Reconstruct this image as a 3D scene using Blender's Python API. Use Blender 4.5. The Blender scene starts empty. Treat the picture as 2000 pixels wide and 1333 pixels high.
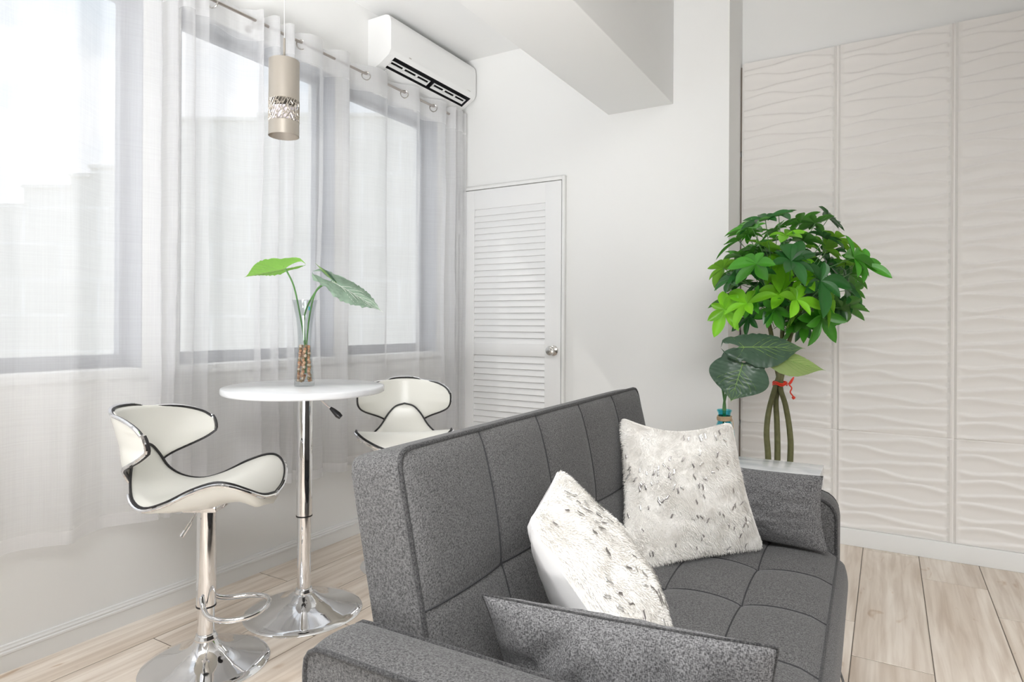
import bpy, math, random
from mathutils import Vector, Matrix, noise
random.seed(7)
C = bpy.context.scene.collection
PI = math.pi
# ------------------------------------------------------------------ camera
cam = bpy.data.cameras.new('camera'); co = bpy.data.objects.new('camera', cam); C.objects.link(co)
cam.sensor_width = 36.0; cam.lens = 1243/2000*36.0; cam.shift_y = -0.01675; cam.clip_start = .02
PSI = math.radians(30.56); ROLL = math.radians(0.3)
co.matrix_world = Matrix.Translation((0, 0, 1.13)) @ Matrix.Rotation(PSI, 4, 'Z') @ Matrix.Rotation(PI/2, 4, 'X') @ Matrix.Rotation(ROLL, 4, 'Z')
bpy.context.scene.camera = co
vs = bpy.context.scene.view_settings
vs.view_transform = 'Standard'; vs.look = 'None'; vs.gamma = 1; vs.exposure = 0.05; vs.use_curve_mapping = False
# ------------------------------------------------------------------ world, sun, added fill lights
W = bpy.data.worlds.new('sky'); bpy.context.scene.world = W; W.use_nodes = True
wn = W.node_tree.nodes; wl = W.node_tree.links
bg = wn['Background']; bg.inputs[1].default_value = 1.25
tc = wn.new('ShaderNodeTexCoord'); mp = wn.new('ShaderNodeMapping'); mp.inputs['Scale'].default_value = (1.5, 1.5, 5)
nz = wn.new('ShaderNodeTexNoise'); nz.inputs['Scale'].default_value = 2.2; nz.inputs['Detail'].default_value = 6
cr = wn.new('ShaderNodeValToRGB')
cr.color_ramp.elements[0].position = .42; cr.color_ramp.elements[0].color = (.72, .80, .88, 1)
cr.color_ramp.elements[1].position = .58; cr.color_ramp.elements[1].color = (.95, .97, 1, 1)
wl.new(tc.outputs['Generated'], mp.inputs[0]); wl.new(mp.outputs[0], nz.inputs['Vector'])
wl.new(nz.outputs[0], cr.inputs[0]); wl.new(cr.outputs[0], bg.inputs[0])
def lamp(name, kind, loc, rot, energy, color=(1, 1, 1), size=None, sy=None):
    l = bpy.data.lights.new(name, kind); l.energy = energy; l.color = color
    if kind == 'AREA':
        l.shape = 'RECTANGLE'; l.size = size; l.size_y = sy or size
    o = bpy.data.objects.new(name, l); C.objects.link(o); o.location = loc; o.rotation_euler = rot
    return o
sd = Vector((1, .56, -1.25)).normalized()
s = lamp('sun', 'SUN', (-6, -2, 8), (0, 0, 0), 1.2, (1, .97, .93)); s.data.angle = math.radians(.6)
s.rotation_euler = sd.to_track_quat('-Z', 'Y').to_euler()
lamp('window_daylight_behind', 'AREA', (-.4, -2.85, 1.15), (PI/2+.22, 0, 0), 10, (.97, .985, 1), 3.8, 1.7)  # added area fill behind the camera, no window stands there
lamp('window_daylight_side', 'AREA', (3.35, .6, 1.1), (0, PI/2, 0), 8, (.97, .985, 1), 1.8, 3.0)  # unseen fill light added in front of the side wall
def aimed(name, loc, to, size, energy, spread, color=(.985, .99, 1)):
    o = lamp(name, 'AREA', loc, (0, 0, 0), energy, color, size, size); o.data.spread = math.radians(spread)
    o.rotation_euler = (Vector(to)-Vector(loc)).to_track_quat('-Z', 'Y').to_euler()
aimed('floor_uplighter_left', (-.25, -1.3, .35), (-1.95, 1.6, 2.84), 1.1, 35, 72)  # added fill thrown up at the low ceiling beside the windows
aimed('floor_uplighter_right', (1.0, -1.2, .3), (-1.3, 1.2, 2.4), 1.0, 3, 70)  # weak added fill aimed up at the beam
aimed('ceiling_lamp_low', (-1.85, .15, 2.80), (-1.75, .15, 0), 1.0, 9, 115)  # unseen fill added for the floor and stools on the left
aimed('ceiling_lamp_near', (-.8, .1, 3.42), (-.85, .75, 0), .5, 11, 62)  # fill added overhead to brighten the arm and backrest tops
aimed('ceiling_spot', (1.1, -.9, 3.38), (-.1, 2.4, .2), 2.4, 72, 85)  # large soft fill, added to lift the panels and right floor
# ------------------------------------------------------------------ materials
def newmat(name):
    m = bpy.data.materials.new(name); m.use_nodes = True
    return m, m.node_tree.nodes, m.node_tree.links, m.node_tree.nodes['Principled BSDF']
def pm(name, col, rough=.5, metal=0, spec=.5, bump=0, bscale=60, var=0, coat=0, sss=0):
    m, n, l, p = newmat(name)
    p.inputs['Base Color'].default_value = (*col, 1); p.inputs['Roughness'].default_value = rough
    p.inputs['Metallic'].default_value = metal; p.inputs['Specular IOR Level'].default_value = spec
    if coat: p.inputs['Coat Weight'].default_value = coat; p.inputs['Coat Roughness'].default_value = .08
    if bump or var:
        t = n.new('ShaderNodeTexCoord'); z = n.new('ShaderNodeTexNoise'); z.inputs['Scale'].default_value = bscale; z.inputs['Detail'].default_value = 4
        l.new(t.outputs['Object'], z.inputs['Vector'])
        if bump:
            b = n.new('ShaderNodeBump'); b.inputs['Strength'].default_value = bump; b.inputs['Distance'].default_value = .01
            l.new(z.outputs[0], b.inputs['Height']); l.new(b.outputs[0], p.inputs['Normal'])
        if var:
            mx = n.new('ShaderNodeMix'); mx.data_type = 'RGBA'
            mx.inputs[6].default_value = (*[c*(1-var) for c in col], 1); mx.inputs[7].default_value = (*[min(1, c*(1+var)) for c in col], 1)
            l.new(z.outputs[0], mx.inputs[0]); l.new(mx.outputs[2], p.inputs['Base Color'])
    return m
M = {}
M['wall'] = pm('wall_paint', (.83, .83, .815), .7, bump=.04, bscale=35)
M['ceil'] = pm('ceiling_paint', (.84, .84, .83), .75)
M['trim'] = pm('white_trim', (.80, .80, .785), .45)
M['door'] = pm('door_paint', (.83, .83, .825), .4)
M['panel'] = pm('relief_panel', (.80, .775, .745), .5)
M['frame'] = pm('window_frame', (.40, .41, .44), .45)  # aluminium grey, darkened to put shade into the reveals too
M['chrome'] = pm('chrome', (.86, .86, .87), .05, 1)
M['rodmetal'] = pm('brushed_nickel', (.46, .42, .39), .32, 1)
M['nickel'] = pm('satin_nickel', (.62, .60, .57), .22, 1)
M['leather'] = pm('white_leatherette', (.80, .79, .73), .28, spec=.6, bump=.03, bscale=300)
M['black'] = pm('black_piping', (.012, .011, .012), .4)
M['blackpl'] = pm('black_plastic', (.02, .02, .022), .35)
M['acwhite'] = pm('white_plastic', (.82, .82, .81), .3)
M['dark'] = pm('dark_interior', (.015, .015, .017), .6)
M['seam'] = pm('dark_thread', (.03, .03, .032), .9)
M['frame_dark'] = pm('dark_sofa_base', (.02, .02, .022), .8)
M['satin'] = pm('white_satin', (.84, .83, .82), .45, bump=.2, bscale=14)
M['foil'] = pm('silver_foil', (.36, .34, .33), .28, .85)
M['foil2'] = pm('pale_silver_foil', (.80, .79, .77), .22, .85)
M['stem'] = pm('green_stem', (.10, .24, .07), .45)
M['trunk'] = pm('olive_trunk', (.125, .125, .050), .65, bump=.5, bscale=50, var=.35)
M['ribbon'] = pm('red_ribbon', (.80, .05, .02), .4)
M['twine'] = pm('jute_twine', (.50, .36, .22), .9, bump=.6, bscale=200, var=.2)
M['grout'] = pm('grout', (.20, .165, .135), .9)
M['pot'] = pm('grey_pot', (.3, .3, .3), .6)
M['pinkled'] = pm('frosted_diffuser', (.90, .84, .90), .35, spec=.6)  # pinkish white paints window light sparkling through the pierced band
M['sticker'] = pm('teal_sticker', (.15, .62, .70), .4)
def fabric(name, lo, hi, s=900, k=1.0):
    m, n, l, p = newmat(name)
    p.inputs['Roughness'].default_value = .95; p.inputs['Specular IOR Level'].default_value = .15
    p.inputs['Sheen Weight'].default_value = .12
    t = n.new('ShaderNodeTexCoord'); outs = []
    for sc in ((s, 230, 230), (230, s, 230), (230, 230, s), (420, 420, 420)):
        mpn = n.new('ShaderNodeMapping'); mpn.inputs['Scale'].default_value = sc
        z = n.new('ShaderNodeTexNoise'); z.inputs['Scale'].default_value = 1; z.inputs['Detail'].default_value = 0
        l.new(t.outputs['Object'], mpn.inputs[0]); l.new(mpn.outputs[0], z.inputs['Vector']); outs.append(z.outputs[0])
    def add(x, y):
        a = n.new('ShaderNodeMath'); a.operation = 'ADD'; l.new(x, a.inputs[0]); l.new(y, a.inputs[1]); return a.outputs[0]
    b = add(add(outs[0], outs[1]), add(outs[2], outs[3]))
    r = n.new('ShaderNodeMapRange'); r.inputs[1].default_value = 2-.48/k; r.inputs[2].default_value = 2+.52/k
    l.new(b, r.inputs[0])
    c = n.new('ShaderNodeValToRGB'); c.color_ramp.elements[0].color = (*lo, 1); c.color_ramp.elements[1].color = (*hi, 1)
    l.new(r.outputs[0], c.inputs[0]); l.new(c.outputs[0], p.inputs['Base Color'])
    bp = n.new('ShaderNodeBump'); bp.inputs['Strength'].default_value = .2; bp.inputs['Distance'].default_value = .001
    l.new(b, bp.inputs['Height']); l.new(bp.outputs[0], p.inputs['Normal'])
    return m
M['sofa'] = fabric('grey_woven_fabric', (.042, .041, .041), (.155, .152, .150), 1500)
M['cushion'] = fabric('grey_cushion_fabric', (.05, .049, .050), (.22, .217, .218), 1300, 1.1)
M['piping'] = fabric('grey_piping_fabric', (.02, .02, .021), (.085, .083, .082))
# floor planks
def floor_mat():
    m, n, l, p = newmat('wood_look_tile')
    g = n.new('ShaderNodeNewGeometry'); t = n.new('ShaderNodeTexCoord')
    off = n.new('ShaderNodeVectorMath'); off.operation = 'SCALE'; off.inputs['Scale'].default_value = 1
    cmb = n.new('ShaderNodeCombineXYZ'); mul = n.new('ShaderNodeMath'); mul.operation = 'MULTIPLY'; mul.inputs[1].default_value = 37
    l.new(g.outputs['Random Per Island'], mul.inputs[0]); l.new(mul.outputs[0], cmb.inputs[0]); l.new(mul.outputs[0], cmb.inputs[1])
    add = n.new('ShaderNodeVectorMath'); l.new(t.outputs['Object'], add.inputs[0]); l.new(cmb.outputs[0], add.inputs[1])
    def nz(scale, det, s=1, dist=0):
        mpn = n.new('ShaderNodeMapping'); mpn.inputs['Scale'].default_value = scale
        z = n.new('ShaderNodeTexNoise'); z.inputs['Scale'].default_value = s; z.inputs['Detail'].default_value = det; z.inputs['Distortion'].default_value = dist
        l.new(add.outputs[0], mpn.inputs[0]); l.new(mpn.outputs[0], z.inputs['Vector']); return z.outputs[0]
    grain = nz((42, 2.2, 1), 5, 1, .6); broad = nz((7, 1.0, 1), 3, 1, 1.2); knot = nz((9, 3.0, 1), 2, 1, 2.5)
    r1 = n.new('ShaderNodeValToRGB'); e = r1.color_ramp.elements
    e[0].position = .3; e[0].color = (.70, .60, .50, 1); e[1].position = .68; e[1].color = (.88, .80, .71, 1)
    l.new(broad, r1.inputs[0])
    r2 = n.new('ShaderNodeValToRGB'); e = r2.color_ramp.elements
    e[0].position = .33; e[0].color = (.80, .76, .72, 1); e[1].position = .6; e[1].color = (1.0, 1.0, 1.0, 1)
    l.new(grain, r2.inputs[0])
    mx = n.new('ShaderNodeMix'); mx.data_type = 'RGBA'; mx.blend_type = 'MULTIPLY'; mx.inputs[0].default_value = 1
    l.new(r1.outputs[0], mx.inputs[6]); l.new(r2.outputs[0], mx.inputs[7])
    r3 = n.new('ShaderNodeValToRGB'); e = r3.color_ramp.elements
    e[0].position = .68; e[0].color = (1, 1, 1, 1); e[1].position = .78; e[1].color = (.78, .68, .58, 1); l.new(knot, r3.inputs[0])
    mx2 = n.new('ShaderNodeMix'); mx2.data_type = 'RGBA'; mx2.blend_type = 'MULTIPLY'; mx2.inputs[0].default_value = 1
    l.new(mx.outputs[2], mx2.inputs[6]); l.new(r3.outputs[0], mx2.inputs[7])
    r4 = n.new('ShaderNodeMapRange'); r4.inputs[3].default_value = .9; r4.inputs[4].default_value = 1.07
    l.new(g.outputs['Random Per Island'], r4.inputs[0])
    sc = n.new('ShaderNodeVectorMath'); sc.operation = 'SCALE'; l.new(mx2.outputs[2], sc.inputs[0]); l.new(r4.outputs[0], sc.inputs['Scale'])
    l.new(sc.outputs[0], p.inputs['Base Color']); p.inputs['Roughness'].default_value = .38
    return m
M['floor'] = floor_mat()
def marble(name, base=(.83, .84, .85), vein=(.60, .62, .65), scale=2.5):
    m, n, l, p = newmat(name)
    t = n.new('ShaderNodeTexCoord'); mpn = n.new('ShaderNodeMapping'); mpn.inputs['Scale'].default_value = (scale, scale*3, scale); mpn.inputs['Rotation'].default_value = (0, 0, .6)
    z = n.new('ShaderNodeTexNoise'); z.inputs['Scale'].default_value = 1; z.inputs['Detail'].default_value = 7; z.inputs['Distortion'].default_value = 1.2
    r = n.new('ShaderNodeValToRGB'); e = r.color_ramp.elements; e[0].position = .32; e[0].color = (*vein, 1); e[1].position = .56; e[1].color = (*base, 1)
    l.new(t.outputs['Object'], mpn.inputs[0]); l.new(mpn.outputs[0], z.inputs['Vector']); l.new(z.outputs[0], r.inputs[0]); l.new(r.outputs[0], p.inputs['Base Color'])
    p.inputs['Roughness'].default_value = .12
    return m
M['marble'] = marble('white_marble_laminate'); M['tabletop'] = marble('white_gloss_top', (.83, .84, .85), (.74, .75, .77), 2)
def glass(name, col=(1, 1, 1), lo=.04, tint=.92):
    m, n, l, p = newmat(name); n.remove(p)
    out = [x for x in n if x.type == 'OUTPUT_MATERIAL'][0]
    tr = n.new('ShaderNodeBsdfTransparent'); tr.inputs[0].default_value = (*[c*tint for c in col], 1)
    gl = n.new('ShaderNodeBsdfGlossy'); gl.inputs[1].default_value = .03
    lw = n.new('ShaderNodeLayerWeight'); lw.inputs[0].default_value = .5
    pw = n.new('ShaderNodeMath'); pw.operation = 'POWER'; pw.inputs[1].default_value = 4; l.new(lw.outputs['Facing'], pw.inputs[0])
    f = n.new('ShaderNodeMapRange'); f.inputs[3].default_value = lo; f.inputs[4].default_value = .75; l.new(pw.outputs[0], f.inputs[0])
    mx = n.new('ShaderNodeMixShader'); l.new(f.outputs[0], mx.inputs[0]); l.new(tr.outputs[0], mx.inputs[1]); l.new(gl.outputs[0], mx.inputs[2])
    l.new(mx.outputs[0], out.inputs[0]); return m
M['pane'] = glass('window_glass', (1, 1, 1), tint=.97); M['vase'] = glass('clear_glass', (.97, .985, .985), tint=.93)
M['aqua'] = glass('aqua_glass', (.40, .86, .92), tint=.95)
def sheer(name, alpha=.4):
    m, n, l, p = newmat(name); n.remove(p)
    out = [x for x in n if x.type == 'OUTPUT_MATERIAL'][0]
    tr = n.new('ShaderNodeBsdfTransparent'); df = n.new('ShaderNodeBsdfDiffuse'); tl = n.new('ShaderNodeBsdfTranslucent')
    df.inputs[0].default_value = (.86, .86, .87, 1); tl.inputs[0].default_value = (.86, .86, .87, 1)
    t = n.new('ShaderNodeTexCoord'); tot = None
    for sc in ((1, 420, 5), (1, 5, 420)):
        mpn = n.new('ShaderNodeMapping'); mpn.inputs['Scale'].default_value = sc
        z = n.new('ShaderNodeTexNoise'); z.inputs['Scale'].default_value = 1; z.inputs['Detail'].default_value = 2
        l.new(t.outputs['Object'], mpn.inputs[0]); l.new(mpn.outputs[0], z.inputs['Vector'])
        if tot is None: tot = z.outputs[0]
        else:
            a = n.new('ShaderNodeMath'); a.operation = 'ADD'; l.new(tot, a.inputs[0]); l.new(z.outputs[0], a.inputs[1]); tot = a.outputs[0]
    r = n.new('ShaderNodeMapRange'); r.inputs[1].default_value = .7; r.inputs[2].default_value = 1.3
    r.inputs[3].default_value = alpha-.018; r.inputs[4].default_value = alpha+.018; l.new(tot, r.inputs[0])
    m1 = n.new('ShaderNodeMixShader'); m1.inputs[0].default_value = .5; l.new(df.outputs[0], m1.inputs[1]); l.new(tl.outputs[0], m1.inputs[2])
    m2 = n.new('ShaderNodeMixShader'); l.new(r.outputs[0], m2.inputs[0]); l.new(tr.outputs[0], m2.inputs[1]); l.new(m1.outputs[0], m2.inputs[2])
    l.new(m2.outputs[0], out.inputs[0]); return m
M['sheer'] = sheer('sheer_voile', .44)
M['hem'] = sheer('sheer_voile_hem', .62)
def leafmat(name, top, under, rough=.35, vein=None):
    m, n, l, p = newmat(name)
    g = n.new('ShaderNodeNewGeometry'); mx = n.new('ShaderNodeMix'); mx.data_type = 'RGBA'
    t = n.new('ShaderNodeTexCoord'); z = n.new('ShaderNodeTexNoise'); z.inputs['Scale'].default_value = 25; l.new(t.outputs['Object'], z.inputs['Vector'])
    v = n.new('ShaderNodeMix'); v.data_type = 'RGBA'; v.inputs[6].default_value = (*[c*.55 for c in top], 1); v.inputs[7].default_value = (*[c*1.45 for c in top], 1)
    am = n.new('ShaderNodeMix'); am.inputs[0].default_value = .75 if 'silver' not in name and 'grey' not in name else 0; l.new(z.outputs[0], am.inputs[2]); l.new(g.outputs['Random Per Island'], am.inputs[3]); l.new(am.outputs[0], v.inputs[0]); l.new(v.outputs[2], mx.inputs[6]); mx.inputs[7].default_value = (*under, 1)
    l.new(g.outputs['Backfacing'], mx.inputs[0])
    l.new(mx.outputs[2], p.inputs['Base Color']); p.inputs['Roughness'].default_value = rough
    tr = n.new('ShaderNodeBsdfTranslucent'); tr.inputs[0].default_value = (*[min(1, c*2.2) for c in top], 1)
    ms = n.new('ShaderNodeMixShader'); ms.inputs[0].default_value = .22
    out = [x for x in n if x.type == 'OUTPUT_MATERIAL'][0]
    l.new(p.outputs[0], ms.inputs[1]); l.new(tr.outputs[0], ms.inputs[2]); l.new(ms.outputs[0], out.inputs[0])
    return m
M['leaf_bright'] = leafmat('bright_leaf', (.19, .50, .02), (.20, .42, .06))
M['leaf_mid'] = leafmat('mid_leaf', (.06, .26, .02), (.09, .22, .05))
M['leaf_dark'] = leafmat('dark_leaf', (.025, .12, .025), (.06, .13, .055), .25)
M['leaf_grey'] = leafmat('grey_green_leaf', (.055, .105, .065), (.17, .20, .12), .3)
M['leaf_lime'] = leafmat('lime_leaf', (.22, .30, .10), (.33, .40, .17), .45)
M['pale_vein'] = pm('pale_leaf_vein', (.62, .68, .60), .3)  # pale tone paints the gloss stripes of the silvery leaf
M['leaf_vein'] = pm('leaf_vein', (.20, .34, .08), .5)
M['leaf_table'] = leafmat('table_leaf', (.20, .42, .07), (.20, .42, .07), .35)
M['leaf_silver'] = leafmat('silver_green_leaf', (.26, .36, .27), (.36, .42, .36), .22)
def furmat():
    m, n, l, p = newmat('cream_fur'); p.inputs['Base Color'].default_value = (.80, .775, .73, 1); p.inputs['Roughness'].default_value = .9
    t = n.new('ShaderNodeTexCoord'); z = n.new('ShaderNodeTexNoise'); z.inputs['Scale'].default_value = 18; z.inputs['Detail'].default_value = 5
    c = n.new('ShaderNodeValToRGB'); c.color_ramp.elements[0].position = .3; c.color_ramp.elements[0].color = (.68, .65, .60, 1); c.color_ramp.elements[1].position = .65; c.color_ramp.elements[1].color = (.86, .84, .80, 1)
    l.new(t.outputs['Object'], z.inputs['Vector']); l.new(z.outputs[0], c.inputs[0]); l.new(c.outputs[0], p.inputs['Base Color'])
    p.inputs['Specular IOR Level'].default_value = .1; p.inputs['Sheen Weight'].default_value = .3
    return m
M['fur'] = furmat()
def facade():
    m, n, l, p = newmat('facade_blocks')
    t = n.new('ShaderNodeTexCoord'); mpn = n.new('ShaderNodeMapping'); mpn.inputs['Rotation'].default_value = (PI/2, 0, PI/2)
    sp = n.new('ShaderNodeSeparateXYZ'); cb = n.new('ShaderNodeCombineXYZ'); l.new(t.outputs['Object'], sp.inputs[0]); l.new(sp.outputs[0], cb.inputs[0]); l.new(sp.outputs[2], cb.inputs[1])
    br = n.new('ShaderNodeTexBrick'); l.new(cb.outputs[0], br.inputs['Vector'])
    br.inputs['Color1'].default_value = (.80, .78, .73, 1); br.inputs['Color2'].default_value = (.84, .82, .77, 1); br.inputs['Mortar'].default_value = (.90, .89, .86, 1)
    br.inputs['Scale'].default_value = 1.0; br.inputs['Brick Width'].default_value = 1.3; br.inputs['Row Height'].default_value = .62; br.inputs['Mortar Size'].default_value = .02
    l.new(br.outputs[0], p.inputs['Base Color']); p.inputs['Roughness'].default_value = .9
    return m
M['facade'] = facade()
# ------------------------------------------------------------------ mesh helpers
class G:
    def __init__(s): s.v = []; s.f = []
    def add(s, v, f):
        o = len(s.v); s.v += [tuple(p) for p in v]; s.f += [tuple(i+o for i in q) for q in f]; return s
    def box(s, x0, x1, y0, y1, z0, z1, b=0):
        if b <= 0:
            return s.add([(x, y, z) for x in (x0, x1) for y in (y0, y1) for z in (z0, z1)],
                  [(0, 1, 3, 2), (4, 6, 7, 5), (0, 4, 5, 1), (2, 3, 7, 6), (0, 2, 6, 4), (1, 5, 7, 3)])
        import bmesh
        bm = bmesh.new(); bmesh.ops.create_cube(bm, size=1)
        for v in bm.verts: v.co = Vector(((x0+x1)/2+v.co.x*(x1-x0), (y0+y1)/2+v.co.y*(y1-y0), (z0+z1)/2+v.co.z*(z1-z0)))
        bmesh.ops.bevel(bm, geom=bm.edges[:], offset=b, segments=3, affect='EDGES', profile=.5)
        bm.verts.index_update(); s.add([v.co[:] for v in bm.verts], [[v.index for v in f.verts] for f in bm.faces]); bm.free(); return s
    def lathe(s, prof, n=48, c=(0, 0), cap=True):
        v = []; f = []
        for r, z in prof:
            for k in range(n): a = 2*PI*k/n; v.append((c[0]+r*math.cos(a), c[1]+r*math.sin(a), z))
        for i in range(len(prof)-1):
            for k in range(n): f.append((i*n+k, i*n+(k+1) % n, (i+1)*n+(k+1) % n, (i+1)*n+k))
        if cap:
            if prof[0][0] > 1e-4: f.append(tuple(range(n))[::-1])
            if prof[-1][0] > 1e-4: f.append(tuple((len(prof)-1)*n+k for k in range(n)))
        return s.add(v, f)
    def tube(s, pts, r, n=10, closed=False, cap=True):
        pts = [Vector(p) for p in pts]; m = len(pts); v = []; f = []
        rr = r if isinstance(r, (list, tuple)) else [r]*m
        up = None
        for i, p in enumerate(pts):
            if closed: t = pts[(i+1) % m]-pts[i-1]
            else: t = pts[min(i+1, m-1)]-pts[max(i-1, 0)]
            if t.length < 1e-9: t = Vector((0, 0, 1))
            t.normalize()
            if up is None:
                up = Vector((0, 0, 1)) if abs(t.z) < .9 else Vector((1, 0, 0))
            up = (up-t*up.dot(t)); up = up.normalized() if up.length > 1e-6 else t.orthogonal().normalized()
            w = t.cross(up)
            for k in range(n):
                a = 2*PI*k/n; v.append(p+(up*math.cos(a)+w*math.sin(a))*rr[i])
        for i in range(m if closed else m-1):
            j = (i+1) % m
            for k in range(n): f.append((i*n+k, j*n+k, j*n+(k+1) % n, i*n+(k+1) % n))
        if cap and not closed: f.append(tuple(range(n))); f.append(tuple((m-1)*n+k for k in range(n))[::-1])
        return s.add(v, f)
    def grid(s, fn, nu, nv):
        v = [fn(i/nu, j/nv) for i in range(nu+1) for j in range(nv+1)]
        f = [(i*(nv+1)+j, (i+1)*(nv+1)+j, (i+1)*(nv+1)+j+1, i*(nv+1)+j+1) for i in range(nu) for j in range(nv)]
        return s.add(v, f)
    def build(s, name, mat, parent=None, smooth=True, ang=40, fix=False, world=None):
        me = bpy.data.meshes.new(name); me.from_pydata(s.v, [], s.f); me.update()
        if fix:
            import bmesh
            bm = bmesh.new(); bm.from_mesh(me); bmesh.ops.remove_doubles(bm, verts=bm.verts, dist=1e-5); bmesh.ops.recalc_face_normals(bm, faces=bm.faces); bm.to_mesh(me); bm.free()
        for mm in (mat if isinstance(mat, (list, tuple)) else [mat]): me.materials.append(mm)
        if smooth:
            me.polygons.foreach_set('use_smooth', [True]*len(me.polygons)); me.set_sharp_from_angle(angle=math.radians(ang))
        o = bpy.data.objects.new(name, me); C.objects.link(o)
        if parent: o.parent = parent
        return o
def tag(o, label=None, cat=None, group=None, kind=None):
    if label: o['label'] = label
    if cat: o['category'] = cat
    if group: o['group'] = group
    if kind: o['kind'] = kind
    return o
def empty(name, loc, rz=0, label=None, cat=None, group=None):
    o = bpy.data.objects.new(name, None); C.objects.link(o); o.location = loc; o.rotation_euler = (0, 0, rz); o.empty_display_size = .1
    return tag(o, label, cat, group)
def cr_(pts, n, closed=False):
    P = [Vector(p) for p in pts]; m = len(P); out = []
    segs = m if closed else m-1
    for i in range(segs):
        p1, p2 = P[i], P[(i+1) % m]
        p0 = P[i-1] if (i > 0 or closed) else p1*2-p2
        p3 = P[(i+2) % m] if (i+2 < m or closed) else p2*2-p1
        for k in range(n):
            t = k/n
            out.append(.5*((2*p1)+(p2-p0)*t+(2*p0-5*p1+4*p2-p3)*t*t+(3*p1-p0-3*p2+p3)*t**3))
    if not closed: out.append(P[-1])
    return out
def struct(g, name, mat, label, cat, parent=None, **k):
    o = g.build(name, mat, parent, **k)
    if parent is None: tag(o, label, cat, kind='structure')
    return o
# ------------------------------------------------------------------ room shell
WX, BY, PY = -2.45, 3.42, 3.72
SILL, HEAD, CEIL = .955, 2.40, 2.84
# floor
def floor():
    me = G(); x0 = -.103; w = .239; g = .003
    known = {-10: 1.90, -9: 1.31, 0: 2.473, 1: 3.389, 2: 3.09, -1: 2.76}
    for k in range(-11, 16):
        xa = x0+k*w; xb = xa+w
        off = known.get(k, (k*.437) % 1.2)
        y = off-1.2*6
        while y < 3.9:
            ya, yb = y, min(y+1.2, 3.9)
            if yb > -3.05 and ya < 3.88:
                z = 0.0; b = .0015
                v = [(xa+g/2, ya+g/2, z-.0012), (xb-g/2, ya+g/2, z-.0012), (xb-g/2, yb-g/2, z-.0012), (xa+g/2, yb-g/2, z-.0012)]
                q = g/2+b
                v += [(xa+q, ya+q, z), (xb-q, ya+q, z), (xb-q, yb-q, z), (xa+q, yb-q, z)]
                me.add(v, [(4, 5, 6, 7), (0, 1, 5, 4), (1, 2, 6, 5), (2, 3, 7, 6), (3, 0, 4, 7)])
            y += 1.2
    o = me.build('floor', M['floor'], smooth=False); tag(o, 'beige wood look plank tile floor with thin dark joints', 'floor', kind='structure')
    gr = G().box(-2.75, 3.5, -3.05, 3.9, -.06, -.0025).build('grout_bed', M['grout'], o, smooth=False)
floor()
WINS = [(-1.6, -.55), (-.42, .41), (.54, 1.374), (1.523, 2.352), (2.45, 3.214)]
T = .20   # window wall thickness
g = G()
g.box(WX-T, WX, -3.1, 3.62, 0, SILL-.035); g.box(WX-T, WX, -3.1, 3.62, HEAD, 3.6)
ys = [-3.1]+[y for w in WINS for y in w]+[3.62]
for i in range(0, len(ys), 2): g.box(WX-T, WX, ys[i], ys[i+1], SILL-.035, HEAD)
struct(g, 'wall_left', M['wall'], 'white window wall behind the sheer curtains', 'wall', smooth=False)
g = G(); g.box(WX-T, -.715, BY, BY+.15, 0, 3.6)
struct(g, 'wall_back', M['wall'], 'white back wall with the louvred door', 'wall', smooth=False)
g = G(); g.box(-.715-.15, -.715, BY+.15, PY+.1, 0, 3.6)
g.box(-.715, 3.6, PY+.04, PY+.18, 0, 3.6)
struct(g, 'wall_right', M['wall'], 'recessed white wall carrying the relief panels', 'wall', smooth=False)
g = G(); g.box(3.5, 3.6, -3.1, PY+.1, 0, 3.6); struct(g, 'wall_side', M['wall'], 'white side wall', 'wall', smooth=False)
g = G(); g.box(WX-T, 3.6, -3.1, -3.0, 0, 3.6); struct(g, 'wall_front', M['wall'], 'white wall behind the camera', 'wall', smooth=False)
g = G(); g.box(WX, -1.385, -3.0, BY, CEIL, CEIL+.1); g.box(-1.385, 3.5, -3.0, PY+.04, 3.45, 3.55)
struct(g, 'ceiling', M['ceil'], 'white ceiling, lower beside the windows', 'ceiling', smooth=False)
g = G(); g.box(-1.385, -1.008, -3.0, BY, 2.33, 3.45, .004)
struct(g, 'trim_1', M['ceil'], 'deep white ceiling beam running to the back wall', 'beam')
# baseboards
def baseboard_prof(h=.086):
    return [(0, 0), (.012, 0), (.012, h-.030), (.0155, h-.028), (.0155, h-.021), (.011, h-.018), (.0125, h-.012), (.0085, h-.007), (.008, h-.001), (0, h)]
def prism(prof, a, b, fn):
    n = len(prof); v = [fn(p, a) for p in prof]+[fn(p, b) for p in prof]
    f = [(i, (i+1) % n, (i+1) % n+n, i+n) for i in range(n)]+[tuple(range(n))[::-1], tuple(range(n, 2*n))]
    return G().add(v, f)
struct(prism(baseboard_prof(), -3, BY, lambda p, t: (WX+p[0], t, p[1])), 'baseboard_left', M['trim'], 'white moulded baseboard under the window wall', 'baseboard', fix=True, ang=25)
struct(prism(baseboard_prof(), WX+.02, -2.44, lambda p, t: (t, BY-p[0], p[1])).box(-1.64, -.715, BY-.014, BY, 0, .086), 'baseboard_back', M['trim'], 'white baseboard of the back wall', 'baseboard', fix=True, ang=25)
struct(G().box(-.713, 3.5, PY-.02, PY+.04, 0, .087, .002), 'baseboard_right', M['trim'], 'flat white baseboard under the relief panels', 'baseboard')
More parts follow.
